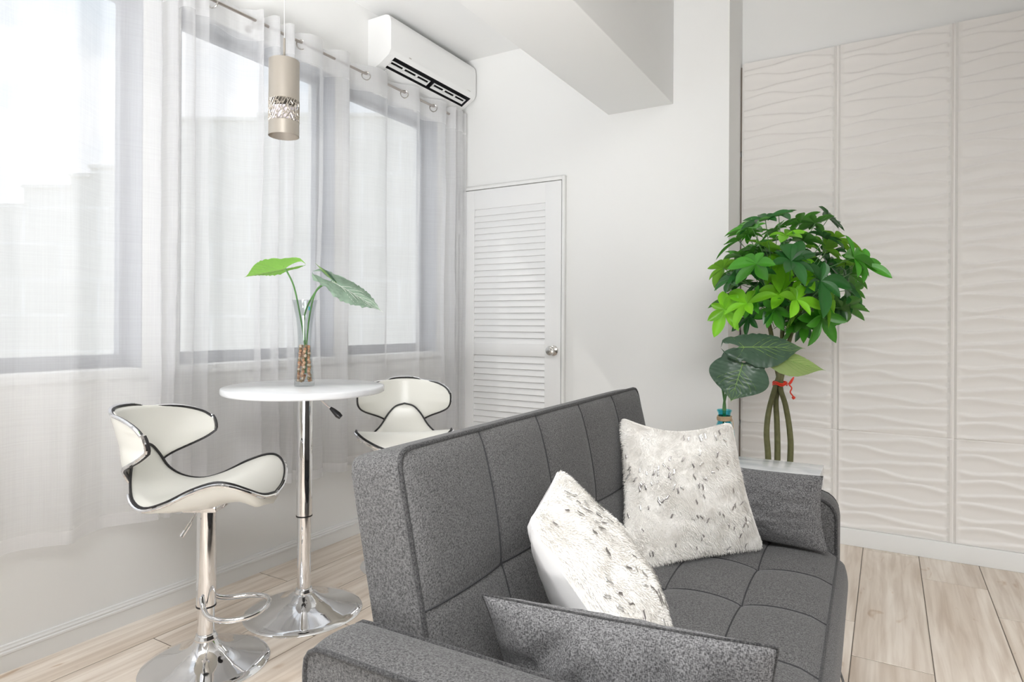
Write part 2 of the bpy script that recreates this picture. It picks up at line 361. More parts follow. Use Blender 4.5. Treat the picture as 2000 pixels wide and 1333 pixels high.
# relief panels -----------------------------------------------------------
def panels():
    ridges = []  # z centre in panel, amplitude, phase, second
    rng = random.Random(3)
    zs = [.022, .070, .128, .182, .245, .296, .352, .410, .462]
    spec = [(z, .009+.007*rng.random(), (0.2 if i % 2 else PI+.5)+rng.uniform(-.5, .5), rng.uniform(.002, .005), rng.uniform(0, 6)) for i, z in enumerate(zs)]
    def prof(d):   # asymmetric: sharp step above, long fall below
        if d > 0: return math.exp(-(d/.0065)**2)
        return math.exp(-(d/.020)**2)
    def H(x, z):
        t = x/.5*2*PI; h = 0
        for (zc, a, ph, b, p2) in spec:
            for wrap in (-.5, 0, .5):
                d = z-(zc+wrap+a*math.sin(t+ph)+b*math.sin(2*t+p2))
                if -.06 < d < .03: h = max(h, prof(d))
        return .0072*h
    nx, nz = 44, 150
    import itertools
    tab = [[H(i/nx*.5, j/nz*.5) for j in range(nz+1)] for i in range(nx+1)]
    X0 = -.228-.5025
    out = None
    g = G()
    for c in range(0, 5):
        xa = X0+c*.5025
        x_cut = -.707
        for r in range(5):
            za = .088+r*.5
            i0 = 0
            if c == 0: i0 = math.ceil((x_cut-xa)/.5*nx)
            v = []; f = []
            n2 = nz+1
            def edge(i, j):
                e = min(i-0, nx-i); q = min(j, nz-j)
                return e, q
            for i in range(i0, nx+1):
                for j in range(n2):
                    h = tab[i][j]
                    x = xa+i/nx*.5; z = za+j/nz*.5
                    if i == nx: h = -.002; x -= .002
                    elif i == 0: h = -.002; x += .001
                    elif i in (1,): h = .009
                    elif i in (nx-1, ): h = .008
                    elif i in (nx-2,): h = -.0012
                    elif i == 2: h = h*.4+.002
                    if (j == 0 and r == 1) or (j == nz and r == 0): h = min(h, .001)-.001
                    v.append((x, PY-.004-h, z))
            ni = nx+1-i0
            for i in range(ni-1):
                for j in range(n2-1): f.append((i*n2+j, (i+1)*n2+j, (i+1)*n2+j+1, i*n2+j+1))
            g.add(v, f)
    o = g.build('trim_2', M['panel'], ang=60)
    tag(o, 'off white relief panels with horizontal wave pattern on the recessed wall', 'wall panels', kind='structure')
    G().box(-.707, 1.78, PY-.002, PY+.04, .087, 2.588).build('panel_backing', M['panel'], o, smooth=False)
    for k in range(5):
        G().box(-.7135, -.7075, PY-.004, PY+.003, .10+k*.5, .57+k*.5).build('edge_shadow_gap', M['grout'], o, smooth=False)  # thin brown strips in the gap beside the panels
panels()
# windows ------------------------------------------------------------------
for i, (a, b) in enumerate(WINS):
    xg = WX-.115
    fr = G(); w = .028
    fr.box(xg-.03, xg+.005, a, a+w, SILL, HEAD).box(xg-.03, xg+.005, b-w, b, SILL, HEAD)
    fr.box(xg-.03, xg+.005, a+w, b-w, HEAD-.03, HEAD).box(xg-.03, xg+.005, a+w, b-w, SILL, SILL+.05)
    o = fr.build('window_%d' % (i+1), M['frame'], smooth=False)
    lab = {2: 'large window at the left edge with view of a stepped building', 3: 'middle window behind the pendant lamp', 4: 'window nearest the louvred door, below the air conditioner'}.get(i, 'window further along the wall')
    tag(o, lab, 'window', kind='structure')
    G().box(xg-.015, xg-.011, a+w, b-w, SILL+.05, HEAD-.03).build('glass_pane', M['pane'], o, smooth=False)
    lv = G()
    lv.box(WX-.11, WX-.002, b-.004, b-.0005, SILL+.001, HEAD-.001).box(WX-.11, WX-.002, a+.004, b-.004, HEAD-.004, HEAD-.0005)
    lv.box(WX-.11, WX-.002, a+.0005, a+.004, SILL+.001, HEAD-.001)
    lv.build('reveal_lining', M['frame'], o, smooth=False)  # darkened frame grey stands in for shade on the reveal faces
g = G()
for (a, b) in WINS: g.box(WX-T+.01, WX+.02, a-.03, b+.03, SILL-.035, SILL, .003)
struct(g, 'trim_3', M['trim'], 'white window sill ledges', 'window sill')
# louvred door ---------------------------------------------------------------
def door():
    y0 = BY-.022
    xa, xb, zt = -2.412, -1.668, 1.985
    la, lb = -2.292, -1.778
    d = G()
    d.box(xa+.003, la, y0, BY-.002, .012, zt, .0015).box(lb, xb-.003, y0, BY-.002, .012, zt, .0015)
    d.box(la, lb, y0, BY-.002, 1.862, zt, .0015).box(la, lb, y0, BY-.002, .932, 1.009, .0015).box(la, lb, y0, BY-.002, .012, .20, .0015)
    o = d.build('door_1', M['door']); tag(o, 'white louvred door in the back wall', 'door', kind='structure')
    def slats(z0, z1, n):
        s = G(); p = (z1-z0)/n
        for k in range(n):
            zc = z0+(k+.5)*p
            v = []
            for x in (la, lb):
                for (yy, zz) in ((y0+.002, zc-p*.60), (y0+.007, zc-p*.66), (BY-.004, zc+p*.50), (BY-.008, zc+p*.62)):
                    v.append((x, yy, zz))
            s.add(v, [(0, 1, 2, 3)[::-1], (4, 5, 6, 7), (0, 4, 5, 1), (1, 5, 6, 2), (2, 6, 7, 3), (3, 7, 4, 0)])
        return s
    slats(1.009, 1.862, 22).build('louvre_slats', M['door'], o, smooth=False, fix=True)
    slats(.20, .932, 19).build('louvre_slats', M['door'], o, smooth=False, fix=True)
    kn = G()
    prof = [(.0001, -.001), (.030, 0), (.031, .004), (.026, .009), (.012, .014), (.011, .026), (.020, .031), (.0275, .040), (.0285, .048), (.025, .056), (.014, .061), (.0001, .062)]
    kn.lathe(prof, 28, cap=False)
    kn.v = [(-1.717+x, y0-z, .972+y) for x, y, z in kn.v]
    k = kn.build('door_knob', M['nickel'], o, fix=True)
    for z in (1.76, .30):
        h = G().tube([(xa-.001, y0-.004, z-.045), (xa-.001, y0-.004, z+.045)], .006, 10).box(xa-.014, xa+.012, y0-.002, y0+.001, z-.043, z+.043)
        h.build('hinge', M['door'], o)
    G().box(xb+.000, xb+.006, y0+.004, y0+.009, .945, 1.0).build('strike_plate', M['nickel'], o, smooth=False)
    t = G(); c = .022
    t.box(xa-c, xa-.003, BY-.028, BY, 0, zt+.003+c, .003).box(xb+.003, xb+c, BY-.028, BY, 0, zt+.003+c, .003).box(xa-.003, xb+.003, BY-.028, BY, zt+.004, zt+.004+c, .003)
    struct(t, 'trim_4', M['trim'], 'narrow white casing around the louvred door', 'door casing')
    G().box(xa-.003, xb+.003, BY-.006, BY-.001, .0, zt+.004).build('door_rebate', M['grout'], o, smooth=False)
door()
# ------------------------------------------------------------------ outside
def building():
    D = 11.0; B = -7.9
    e = empty('neighbouring_building', (-math.sin(PSI)*D, math.cos(PSI)*D, 0), PSI, 'pale block building with stepped roofline seen through the curtains across the street', 'building')
    st = [(-22, -8.45, 3.10), (-8.45, -7.65, 3.43), (-7.65, -7.30, 3.63), (-7.30, -6.75, 3.78), (-6.75, -6.0, 4.39), (-6.0, -4.4, 4.61), (-4.4, 0.5, 4.69)]
    front = [(st[0][0], B)]
    for a, b, z in st: front += [(a, z), (b, z)]
    front.append((st[-1][1], B)); n = len(front)
    v = [(x, 0, z) for x, z in front]+[(x, 5, z) for x, z in front]
    f = [(i, (i+1) % n, (i+1) % n+n, i+n) for i in range(n)]
    G().add(v, f+[tuple(range(n)), tuple(range(n, 2*n))[::-1]]).build('walls', M['facade'], e, smooth=False, fix=True)
    for a, b, z in st: G().box(a-.02, b+.02, -.05, .3, z+.001, z+.06).build('parapet_coping', M['facade'], e, smooth=False)
building()
g = G().box(-60, -2.7, -40, 60, -8.1, -8)
struct(g, 'ground', M['wall'], 'pale street below', 'ground', smooth=False)
# ------------------------------------------------------------------ curtains
RODX, RODZ = -2.36, 2.437
def curtain(pts, label, seed, grommets, zb):
    path = cr_([(x, y, 0) for x, y in pts], 7)
    n = len(path); nzv = 46; z1 = RODZ+.045
    verts = []; off = seed*11.3
    for i, p in enumerate(path):
        for j in range(nzv+1):
            t = j/nzv; z = zb+(z1-zb)*t
            if j == 1: z = zb+.045
            k = (1-t)
            x = p.x+k*.012*noise.noise(Vector((p.y*9+off, z*1.3, 1)))+.004*noise.noise(Vector((p.y*25, z*5, off)))
            y = p.y+k*.030*noise.noise(Vector((p.y*7+off, z*1.1, 9)))+.004*noise.noise(Vector((p.y*30, z*9, 3)))
            zz = z+(0.012*noise.noise(Vector((p.y*6, off, 0))) if j <= 1 else 0)
            x = max(x, WX+.03)
            verts.append((x, y, zz))
    f = [(i*(nzv+1)+j, (i+1)*(nzv+1)+j, (i+1)*(nzv+1)+j+1, i*(nzv+1)+j+1) for i in range(n-1) for j in range(nzv)]
    o = G().add(verts, f).build('sheer_curtain', [M['sheer'], M['hem']], None, ang=180)
    for k, poly in enumerate(o.data.polygons):
        if k % nzv == 0 or k % nzv >= nzv-3: poly.material_index = 1
    tag(o, label, 'curtain', 'sheer curtains on the window rod')
    for (y, a) in grommets:
        g = G(); N = 28
        d = Vector((math.cos(a), math.sin(a), 0)); u = Vector((0, 0, 1)); ctr = Vector((RODX, y, RODZ-.010))
        g.tube([ctr+d*.022*math.cos(2*PI*k/N)+u*.022*math.sin(2*PI*k/N) for k in range(N)], .0035, 8, closed=True)
        g.build('grommet', M['nickel'], o)
    return o
F_, B_ = -2.325, -2.395
A = [(RODX, -.30), (B_, -.15), (RODX, 0), (F_, .12), (RODX, .22), (B_, .34), (RODX, .46), (F_, .56), (-2.33, .74), (RODX, .86), (B_+.02, .95), (-2.34, 1.045), (F_+.005, 1.085), (RODX, 1.14), (B_, 1.2), (RODX, 1.27), (-2.335, 1.325),
     (F_, 1.372), (-2.385, 1.362), (-2.40, 1.40), (-2.33, 1.405), (-2.318, 1.43), (-2.385, 1.435), (-2.40, 1.46), (-2.335, 1.462), (-2.322, 1.50), (-2.36, 1.515), (-2.345, 1.545), (-2.33, 1.565)]
Bc = [(-2.385, 1.50), (-2.41, 1.53), (-2.405, 1.57), (-2.375, 1.625), (-2.40, 1.70), (-2.40, 1.755), (RODX, 1.80), (-2.32, 1.815), (-2.38, 1.835), (-2.405, 1.865), (-2.33, 1.872), (-2.318, 1.90), (-2.39, 1.912),
      (-2.40, 1.945), (-2.335, 1.955), (-2.325, 1.985), (-2.385, 1.995), (-2.395, 2.02), (RODX, 2.05), (-2.325, 2.09), (-2.33, 2.15), (RODX, 2.185), (-2.40, 2.20), (-2.40, 2.235), (-2.34, 2.27), (-2.322, 2.31),
      (-2.345, 2.345), (-2.40, 2.352), (-2.41, 2.39), (-2.40, 2.43), (RODX, 2.475), (F_, 2.53), (-2.33, 2.60), (RODX, 2.645), (-2.395, 2.67), (-2.40, 2.72), (RODX, 2.785), (F_, 2.83), (-2.33, 2.885), (RODX, 2.92), (-2.395, 2.945), (-2.40, 3.0),
      (RODX, 3.052), (F_, 3.095), (-2.335, 3.15), (-2.37, 3.18), (-2.40, 3.20), (-2.345, 3.215), (-2.325, 3.24), (-2.38, 3.25), (-2.40, 3.275), (-2.335, 3.285), (-2.33, 3.32), (-2.36, 3.345), (-2.34, 3.372)]
curtain(A, 'long white sheer curtain at the left edge, hanging beside the left bar stool', 1, [(1.60, .35)], .40)
curtain(Bc, 'white sheer curtain reaching from the left window to the corner with the louvred door', 2,
        [(1.815, 1.1), (2.052, .9), (2.48, .9), (2.786, .9), (3.053, .9)], .395)
r = empty('curtain_rod', (RODX, 0, RODZ), 0, 'thin brushed nickel curtain rod above the windows', 'curtain rod')
G().tube([(0, -1.8, 0), (0, 3.34, 0)], .0065, 12).build('rod', M['rodmetal'], r)
for y in (1.83, 3.28, 0.0):
    G().tube([(-.0895, y, -.005), (-.085, y, -.005), (-.0845, y, -.005), (-.01, y, -.005)], [.016, .016, .006, .006], 14).build('bracket', M['rodmetal'], r)
# ------------------------------------------------------------------ air conditioner
def ac():
    y0, y1 = 2.588, 3.398
    L = y1-y0
    e = empty('air_conditioner', (WX, y0, 2.511), 0, 'white wall mounted split air conditioner above the last window', 'air conditioner')
    prof = [(0, .275), (.125, .275), (.147, .268), (.160, .250), (.165, .225), (.165, .085), (.160, .072), (.150, .060), (.148, .0575)]
    low = [(.080, .0165), (.04, .004), (0, 0)]
    # side profile closed with slot between prof end and low start
    g = G()
    full = prof+low
    def ring(y, pr, ins=0): return [(x, y, z) for x, z in pr]
    n = len(full)
    g.add(ring(0, full)+ring(.022, full), [(i, (i+1), (i+1)+n, i+n) for i in range(n-1)]+[tuple(range(n)), tuple(range(n, 2*n))[::-1]])
    g.add(ring(L-.022, full)+ring(L, full), [(i, (i+1), (i+1)+n, i+n) for i in range(n-1)]+[tuple(range(n)), tuple(range(n, 2*n))[::-1]])
    m = len(prof); g.add(ring(.022, prof)+ring(L-.022, prof), [(i, i+1, i+1+m, i+m) for i in range(m-1)])
    m = len(low); g.add(ring(.022, low)+ring(L-.022, low), [(i, i+1, i+1+m, i+m) for i in range(m-1)])
    g.build('casing', M['acwhite'], e, ang=30, fix=True)
    ys, ye = .05, L-.035
    # border of slot ends
    for a, b in ((.022, ys), (ye, L-.022)):
        h = G().add([(.148, a, .0575), (.080, a, .0165), (.080, b, .0165), (.148, b, .0575)], [(0, 1, 2, 3)])
        h.build('outlet_border', M['acwhite'], e, smooth=False)
    d = G(); d.add([(.148, ys, .0575), (.080, ys, .0165), (.080, ye, .0165), (.148, ye, .0575), (.118, ys, .115), (.05, ys, .075), (.05, ye, .075), (.118, ye, .115)],
                   [(4, 7, 6, 5), (0, 4, 5, 1), (1, 5, 6, 2), (2, 6, 7, 3), (3, 7, 4, 0)])
    d.build('outlet_cavity', M['dark'], e, smooth=False)
    v = G()
    def pt(s, y, up=0): return (.148+(.080-.148)*s+up*-.02, y, .0575+(.0165-.0575)*s+up*.03)
    def bar(s0, s1, a, b, up=.25):
        p = [pt(s0, a, up), pt(s1, a, up), pt(s1, b, up), pt(s0, b, up), pt(s0, a, up+.15), pt(s1, a, up+.15), pt(s1, b, up+.15), pt(s0, b, up+.15)]
        v.add(p, [(0, 1, 2, 3), (7, 6, 5, 4), (0, 4, 5, 1), (1, 5, 6, 2), (2, 6, 7, 3), (3, 7, 4, 0)])
    mid = (ys+ye)/2
    for a, b in ((ys+.01, mid-.012), (mid+.028, ye-.01)):
        bar(.36, .45, a, b); bar(.62, .86, a, b)
        k = 3; seg = (b-a)/k
        for q in range(k+1):
            yy = a+q*seg; bar(.40, .70, yy-.007 if q else a, yy+.007 if q < k else b)
    v.build('vane_grille', M['acwhite'], e, smooth=False, fix=True)
    fl = G(); fl.add([(.086, ys+.01, .010), (.045, ys+.01, -.004), (.045, ye-.01, -.004), (.086, ye-.01, .010), (.086, ys+.01, .013), (.045, ys+.01, -.001), (.045, ye-.01, -.001), (.086, ye-.01, .013)],
                     [(0, 1, 2, 3), (7, 6, 5, 4), (0, 4, 5, 1), (1, 5, 6, 2), (2, 6, 7, 3), (3, 7, 4, 0)])
    fl.build('flap', M['acwhite'], e, smooth=False)
    G().box(.1651, .1656, .150, .168, .085, .090).build('emblem', M['rodmetal'], e, smooth=False)
    G().box(.1651, .1655, L-.10, L-.06, .060+.03, .064+.03).build('small_print', M['nickel'], e, smooth=False)
ac()
# ------------------------------------------------------------------ pendant
def pendant():
    e = empty('pendant_lamp', (-1.97, 1.632, 1.835), 0, 'slim champagne metal cylinder pendant lamp with a pierced band', 'pendant lamp')
    R = .0555; Ht = .286; band0, band1 = .052, .134
    n = 64
    G().lathe([(R, 0), (R, band0), (R-.002, band0), (R-.002, 0)], n, cap=False).add([], []).build('lower_rim', M['champ'], e, fix=True)
    G().lathe([(R, band1), (R, Ht-.002), (R-.003, Ht), (.012, Ht), (.012, Ht-.004), (R-.004, Ht-.005), (R-.002, band1)], n, cap=False).build('shade', M['champ'], e, fix=True)
    # pierced band: voronoi-like web of tubes
    rng = random.Random(5); cols, rows = 30, 7
    g = G(); P = {}
    for i in range(cols):
        for j in range(rows+1):
            a = (i+.5*(j % 2)+rng.uniform(-.25, .25))/cols*2*PI; z = band0+(band1-band0)*(j/rows)+(rng.uniform(-.0025, .0025) if 0 < j < rows else 0)
            P[i, j] = (a, z)
    def seg(p, q):
        pts = []
        a0, z0 = p; a1, z1 = q
        while a1-a0 > PI: a1 -= 2*PI
        while a1-a0 < -PI: a1 += 2*PI
        for t in (0, .5, 1):
            a = a0+(a1-a0)*t; pts.append((math.cos(a)*(R-.001), math.sin(a)*(R-.001), z0+(z1-z0)*t))
        g.tube(pts, .0016, 4, cap=False)
    for i in range(cols):
        for j in range(rows+1):
            if j in (0, rows) or rng.random() < .55: seg(P[i, j], P[(i+1) % cols, j])
            if j < rows:
                seg(P[i, j], P[(i if j % 2 == 0 else (i+1) % cols), j+1])
                if rng.random() < .55: seg(P[i, j], P[((i-1) % cols if j % 2 == 0 else i), j+1])
    g.build('pierced_band', M['champ'], e, ang=80)
    G().lathe([(.0001, .045), (.044, .045), (.044, .108), (.0001, .108)], 40, cap=False).build('diffuser', M['pinkled'], e)
    G().tube([(0, 0, Ht-.004), (0, 0, Ht+.085)], .0045, 10).build('stem_rod', M['champ'], e)
    G().tube([(0, 0, Ht+.085), (0, 0, CEIL-1.835-.02)], .0014, 6).build('cord', M['acwhite'], e)
    G().lathe([(.05, CEIL-1.835-.025), (.055, CEIL-1.835-.02), (.055, CEIL-1.835-.0005)], 30).build('ceiling_rose', M['champ'], e)
M['champ'] = pm('champagne_metal', (.50, .455, .395), .38, .55)
pendant()
# ------------------------------------------------------------------ pedestals
def pedestal(e, R, z1, z2, z3, r1, r2):
    G().lathe([(.0001, 0), (R, 0), (R+.001, .004), (R-.004, .009), (R*.85, .016), (R*.62, .027), (R*.42, .042), (R*.28, .058), (R*.21, .072), (r2+.006, z1), (.0001, z1)], 72, cap=False).build('base', M['chrome'], e, ang=50)
    G().lathe([(r2, z1-.004), (r2+.009, z1-.004), (r2+.010, z1+.004), (r2+.006, z1+.008), (r2+.006, z1+.012), (r2+.003, z1+.016), (r2, z1+.016)], 40, cap=False).build('collar', M['chrome'], e, ang=60)
    G().lathe([(r2, z1), (r2, z2+.01)], 40, cap=False).build('lower_column', M['chrome'], e)
    G().lathe([(r1-.002, z2-.002), (r1+.001, z2-.002), (r1+.001, z2+.003), (r1-.002, z2+.003)], 40, cap=False).build('rubber_ring', M['black'], e)
    G().lathe([(r2, z2+.001), (r1, z2+.002), (r1, z3)], 40, cap=False).build('upper_column', M['chrome'], e)
def bistro():
    e = empty('round_bar_table', (-1.965, 1.735, 0), 0, 'round white bar table on a chrome pedestal between the two stools', 'bar table')
    pedestal(e, .222, .078, .375, .855, .030, .0258)
    G().lathe([(.0001, .858), (.300, .858), (.3045, .861), (.3055, .866), (.3055, .876), (.304, .881), (.300, .883), (.0001, .883)], 96, cap=False).build('tabletop', M['tabletop'], e, ang=50)
    G().lathe([(.0001, .845), (.08, .847), (.085, .8575), (.0001, .8575)], 32, cap=False).build('mounting_plate', M['black'], e)
    d = Vector((.861, .508, 0)).normalized()
    lv = G().tube([d*.03+Vector((0, 0, .845)), d*.055+Vector((0, 0, .835)), d*.108+Vector((0, 0, .790))], .004, 8).build('lever', M['chrome'], e)
    G().tube([d*.100+Vector((0, 0, .797)), d*.112+Vector((0, 0, .787)), d*.13+Vector((0, 0, .770)), d*.142+Vector((0, 0, .760))], [.006, .0095, .013, .010], 10).build('lever_grip', M['blackpl'], lv)
bistro()
# ------------------------------------------------------------------ bar stools
def stool_parts(e):
    bd = [(-.215, 0, .725), (-.210, .045, .712), (-.202, .082, .675), (-.187, .117, .622), (-.155, .160, .582), (-.10, .195, .566), (-.03, .208, .586), (.05, .213, .625), (.12, .215, .648), (.165, .205, .643), (.200, .165, .617), (.220, .090, .582), (.226, 0, .566)]
    cl = [(-.215, 0, .725), (-.207, 0, .702), (-.198, 0, .672), (-.178, 0, .630), (-.145, 0, .598), (-.095, 0, .580), (-.035, 0, .582), (.035, 0, .602), (.10, 0, .626), (.152, 0, .632), (.193, 0, .612), (.217, 0, .584), (.226, 0, .566)]
    B = cr_(bd, 4); Cn = cr_(cl, 4); N = len(B)-1; nv = 24
    def surf(u, v, low=False):
        i = round(u*N); b, c = B[i], Cn[i]; vv = v*2-1; a = abs(vv)
        x = c.x+(b.x-c.x)*a**2; y = b.y*vv; z = c.z+(b.z-c.z)*a**2.3
        rim = (1-a**4)*min(1, u*8)*min(1, (1-u)*9)
        if not low: z += .010*rim
        else:
            z -= .085*rim*(1-.25*a)*min(1, u*2.5); x -= .012*rim*(1-u)*2
            z = max(z, min(.532+.02*a, b.z-.004)) if u > .25 else z
        return (x, y, z)
    g = G().grid(surf, N, nv); s = g.build('seat', M['leather'], e, ang=70)
    G().grid(lambda u, v: surf(u, v, True), N, nv).build('seat_shell', M['leather'], e, ang=70)
    loop = B+[Vector((p.x, -p.y, p.z)) for p in B[-2:0:-1]]
    def offs(loop, o, dz):
        out = []
        for p in loop:
            d = Vector((p.x*.9, p.y, 0)); d = d.normalized() if d.length > 1e-6 else Vector((1, 0, 0))
            out.append(p+d*o+Vector((0, 0, dz)))
        return out
    G().tube(offs(loop, -.0035, .0035), .0042, 8, closed=True).build('black_piping', M['black'], s)
    k0 = next(i for i, p in enumerate(B) if p.z < .60)
    half = B[k0:]; path = half+[Vector((p.x, -p.y, p.z)) for p in half[-2::-1]]
    G().tube(offs(path, .003, -.004), .0058, 8).build('chrome_rim', M['chrome'], s)
    # backrest
    rows = [(.585, .045), (.615, .070), (.645, .098), (.668, .140), (.690, .190), (.712, .222), (.738, .236), (.770, .240), (.800, .236), (.822, .222), (.838, .195), (.846, .160), (.849, .09)]
    R_ = cr_([(w, 0, z) for z, w in rows], 3); NR = len(R_)-1; th = .022
    def bp(u, v, front):
        r = R_[round(u*NR)]; vv = v*2-1; z = r.z; y = r.x*vv
        if u == 1: pass
        x = -.212-.30*(z-.60)+3.3*y*y*(.35+min(1, max(0, (z-.62)/.12))*.65)
        rim = (1-abs(vv)**5)*min(1, (1-u)*6)*min(1, u*4+.2)
        return (x+(th if front else -th*.9)*rim*.55, y*(1-.08*abs(vv)), z-(.012*abs(vv)**3 if z > .80 else 0)+(.003 if u == 1 else 0))
    b = G().grid(lambda u, v: bp(u, v, True), NR, 22).build('backrest', M['leather'], e, ang=70)
    G().grid(lambda u, v: bp(u, v, False), NR, 22).build('backrest_shell', M['leather'], e, ang=70)
    k = next(i for i, r in enumerate(R_) if r.z > .615)
    lp = [Vector(bp(i/NR, 0, True)) for i in range(k, NR+1)]+[Vector(bp(1, j/22, True)) for j in range(1, 22)]+[Vector(bp(i/NR, 1, True)) for i in range(NR, k-1, -1)]
    G().tube([p+Vector((.002, 0, 0)) for p in lp], .0042, 8).build('black_piping', M['black'], b)
    G().tube([p+Vector((-.006, .002*(1 if p.y > 0 else -1), .002)) for p in lp], .0055, 8).build('chrome_rim', M['chrome'], b)
    # foot ring, lever
    G().tube(cr_([(.0, -.034, .235), (.012, -.046, .205), (.045, -.076, .188), (.105, -.096, .187), (.165, -.080, .19), (.195, -.03, .192), (.195, .03, .192), (.165, .080, .19), (.105, .096, .187), (.045, .076, .188), (.012, .046, .205), (0, .034, .235)], 6), .0085, 10).build('foot_ring', M['chrome'], e)
    lv = G().tube(cr_([(-.005, -.03, .53), (-.018, -.045, .505), (-.028, -.055, .48)], 4), .0035, 8).build('lever', M['chrome'], e)
    G().tube([(-.027, -.054, .482), (-.045, -.074, .445)], [.006, .0065], 8).build('lever_tip', M['chrome'], lv)
    G().box(-.055, .055, -.055, .055, .515, .540, .004).build('seat_plate', M['chrome'], e)
    pedestal(e, .198, .088, .195, .53, .030, .026)
def children_all(o): return [c for c in bpy.data.objects if c.parent == o]
def copy_tree(o, parent=None):
    c = o.copy(); C.objects.link(c); c.parent = parent
    for ch in children_all(o):
        if ch != c: copy_tree(ch, c)
    return c
GRP = 'white swivel bar stools at the round table'
s1 = empty('bar_stool', (-1.936, 1.300, 0), math.radians(31), 'white bar stool left of the round table, seen from its side', 'bar stool', GRP)
stool_parts(s1)
s2 = copy_tree(s1); s2.location = (-1.95, 2.315, 0); s2.rotation_euler = (0, 0, math.atan2(-.76, .64)); s2['label'] = 'white bar stool behind the grey sofa, facing the room beside the door'
# ------------------------------------------------------------------ sofa
SO = (-.10, .73); SR = math.radians(1.2)
sofa = empty('futon_sofa', (*SO, 0), SR, 'charcoal grey woven two seat futon sofa with tufted back and seat', 'sofa')
def rc(x, y, x0, x1, y0, y1, radii):
    """round the corners of a rectangle: radii = (x0y0, x1y0, x1y1, x0y1)"""
    for (cx, sx, cy, sy, r) in ((x0, 1, y0, 1, radii[0]), (x1, -1, y0, 1, radii[1]), (x1, -1, y1, -1, radii[2]), (x0, 1, y1, -1, radii[3])):
        if r <= 0: continue
        ox, oy = cx+sx*r, cy+sy*r; dx, dy = (x-ox)*-sx, (y-oy)*-sy
        if dx > 0 and dy > 0:
            m = max(dx, dy); h = math.hypot(dx, dy); k = m/h
            return ox-sx*dx*k, oy-sy*dy*k
    return x, y
def slab(u0, u1, v0, v1, th, nu, nv, radii, hfun, hback, to3, name, mat, parent, pipe_r=.0045, pipe_back=False, side=lambda t: 0, nside=6, us=None, vs_=None, seams=()):
    us = us or [u0+(u1-u0)*i/nu for i in range(nu+1)]; vs_ = vs_ or [v0+(v1-v0)*j/nv for j in range(nv+1)]
    nu, nv = len(us)-1, len(vs_)-1
    F = [[rc(a, b, u0, u1, v0, v1, radii) for b in vs_] for a in us]
    V = []; Fc = []
    for i in range(nu+1):
        for j in range(nv+1):
            a, b = F[i][j]; V.append(to3(a, b, hfun(us[i], vs_[j])))
    n1 = len(V)
    for i in range(nu):
        for j in range(nv): Fc.append((i*(nv+1)+j, (i+1)*(nv+1)+j, (i+1)*(nv+1)+j+1, i*(nv+1)+j+1))
    per = [(i, 0) for i in range(nu+1)]+[(nu, j) for j in range(1, nv+1)]+[(i, nv) for i in range(nu-1, -1, -1)]+[(0, j) for j in range(nv-1, 0, -1)]
    m = len(per); cx, cy = (u0+u1)/2, (v0+v1)/2
    rings = [[i*(nv+1)+j for i, j in per]]
    for k in range(1, nside+1):
        t = k/nside; row = []
        for q, (i, j) in enumerate(per):
            a, b = F[i][j]
            pa, pb = F[per[(q+1) % m][0]][per[(q+1) % m][1]], F[per[q-1][0]][per[q-1][1]]
            tx, ty = pa[0]-pb[0], pa[1]-pb[1]; L = math.hypot(tx, ty) or 1
            nx_, ny_ = ty/L, -tx/L
            o = side(t); row.append(len(V)); V.append(to3(a+nx_*o, b+ny_*o, -th*t+hfun(us[i], vs_[j])*(1-t)))
        r0 = rings[-1]
        for q in range(m): Fc.append((r0[q], row[q], row[(q+1) % m], r0[(q+1) % m]))
        rings.append(row)
    base = len(V)
    idx = {}
    for q, (i, j) in enumerate(per): idx[i, j] = rings[-1][q]
    for i in range(nu+1):
        for j in range(nv+1):
            if (i, j) not in idx:
                a, b = F[i][j]; idx[i, j] = len(V); V.append(to3(a, b, -th-hback(us[i], vs_[j])))
    for i in range(nu):
        for j in range(nv): Fc.append((idx[i, j], idx[i, j+1], idx[i+1, j+1], idx[i+1, j]))
    o = G().add(V, Fc).build(name, mat, parent, ang=55, fix=True)
    if pipe_r:
        loop = [Vector(V[k]) for k in rings[0]]
        loop = [loop[i] for i in range(len(loop)) if (loop[i]-loop[i-1]).length > 1e-5]
        G().tube(loop, pipe_r, 8, closed=True).build('piping', M['piping'], o, ang=80)
        if pipe_back:
            loop = [Vector(V[k]) for k in rings[-1]]
            loop = [loop[i] for i in range(len(loop)) if (loop[i]-loop[i-1]).length > 1e-5]
            G().tube(loop, pipe_r, 8, closed=True).build('piping', M['piping'], o, ang=80)
    return o
def samples(knots, per):
    out = []
    for a, b in zip(knots, knots[1:]):
        for k in range(per):
            t = k/per; t = (1-math.cos(PI*t))/2*.6+t*.4
            out.append(a+(b-a)*t)
    return out+[knots[-1]]
def tuft(kx, ky, A=.012, B=.011, open_ends=(True, True)):
    def cell(k, x):
        for a, b in zip(k, k[1:]):
            if x <= b+1e-9: return max(0, min(1, (x-a)/(b-a)))
        return 1
    def h(x, y):
        a = max(0, math.sin(PI*cell(kx, x)))**.55; b = max(0, math.sin(PI*cell(ky, y)))**.55
        return B*(a+b-a*b)+A*a*b
    return h
YK = [.165+.269*i for i in range(6)]
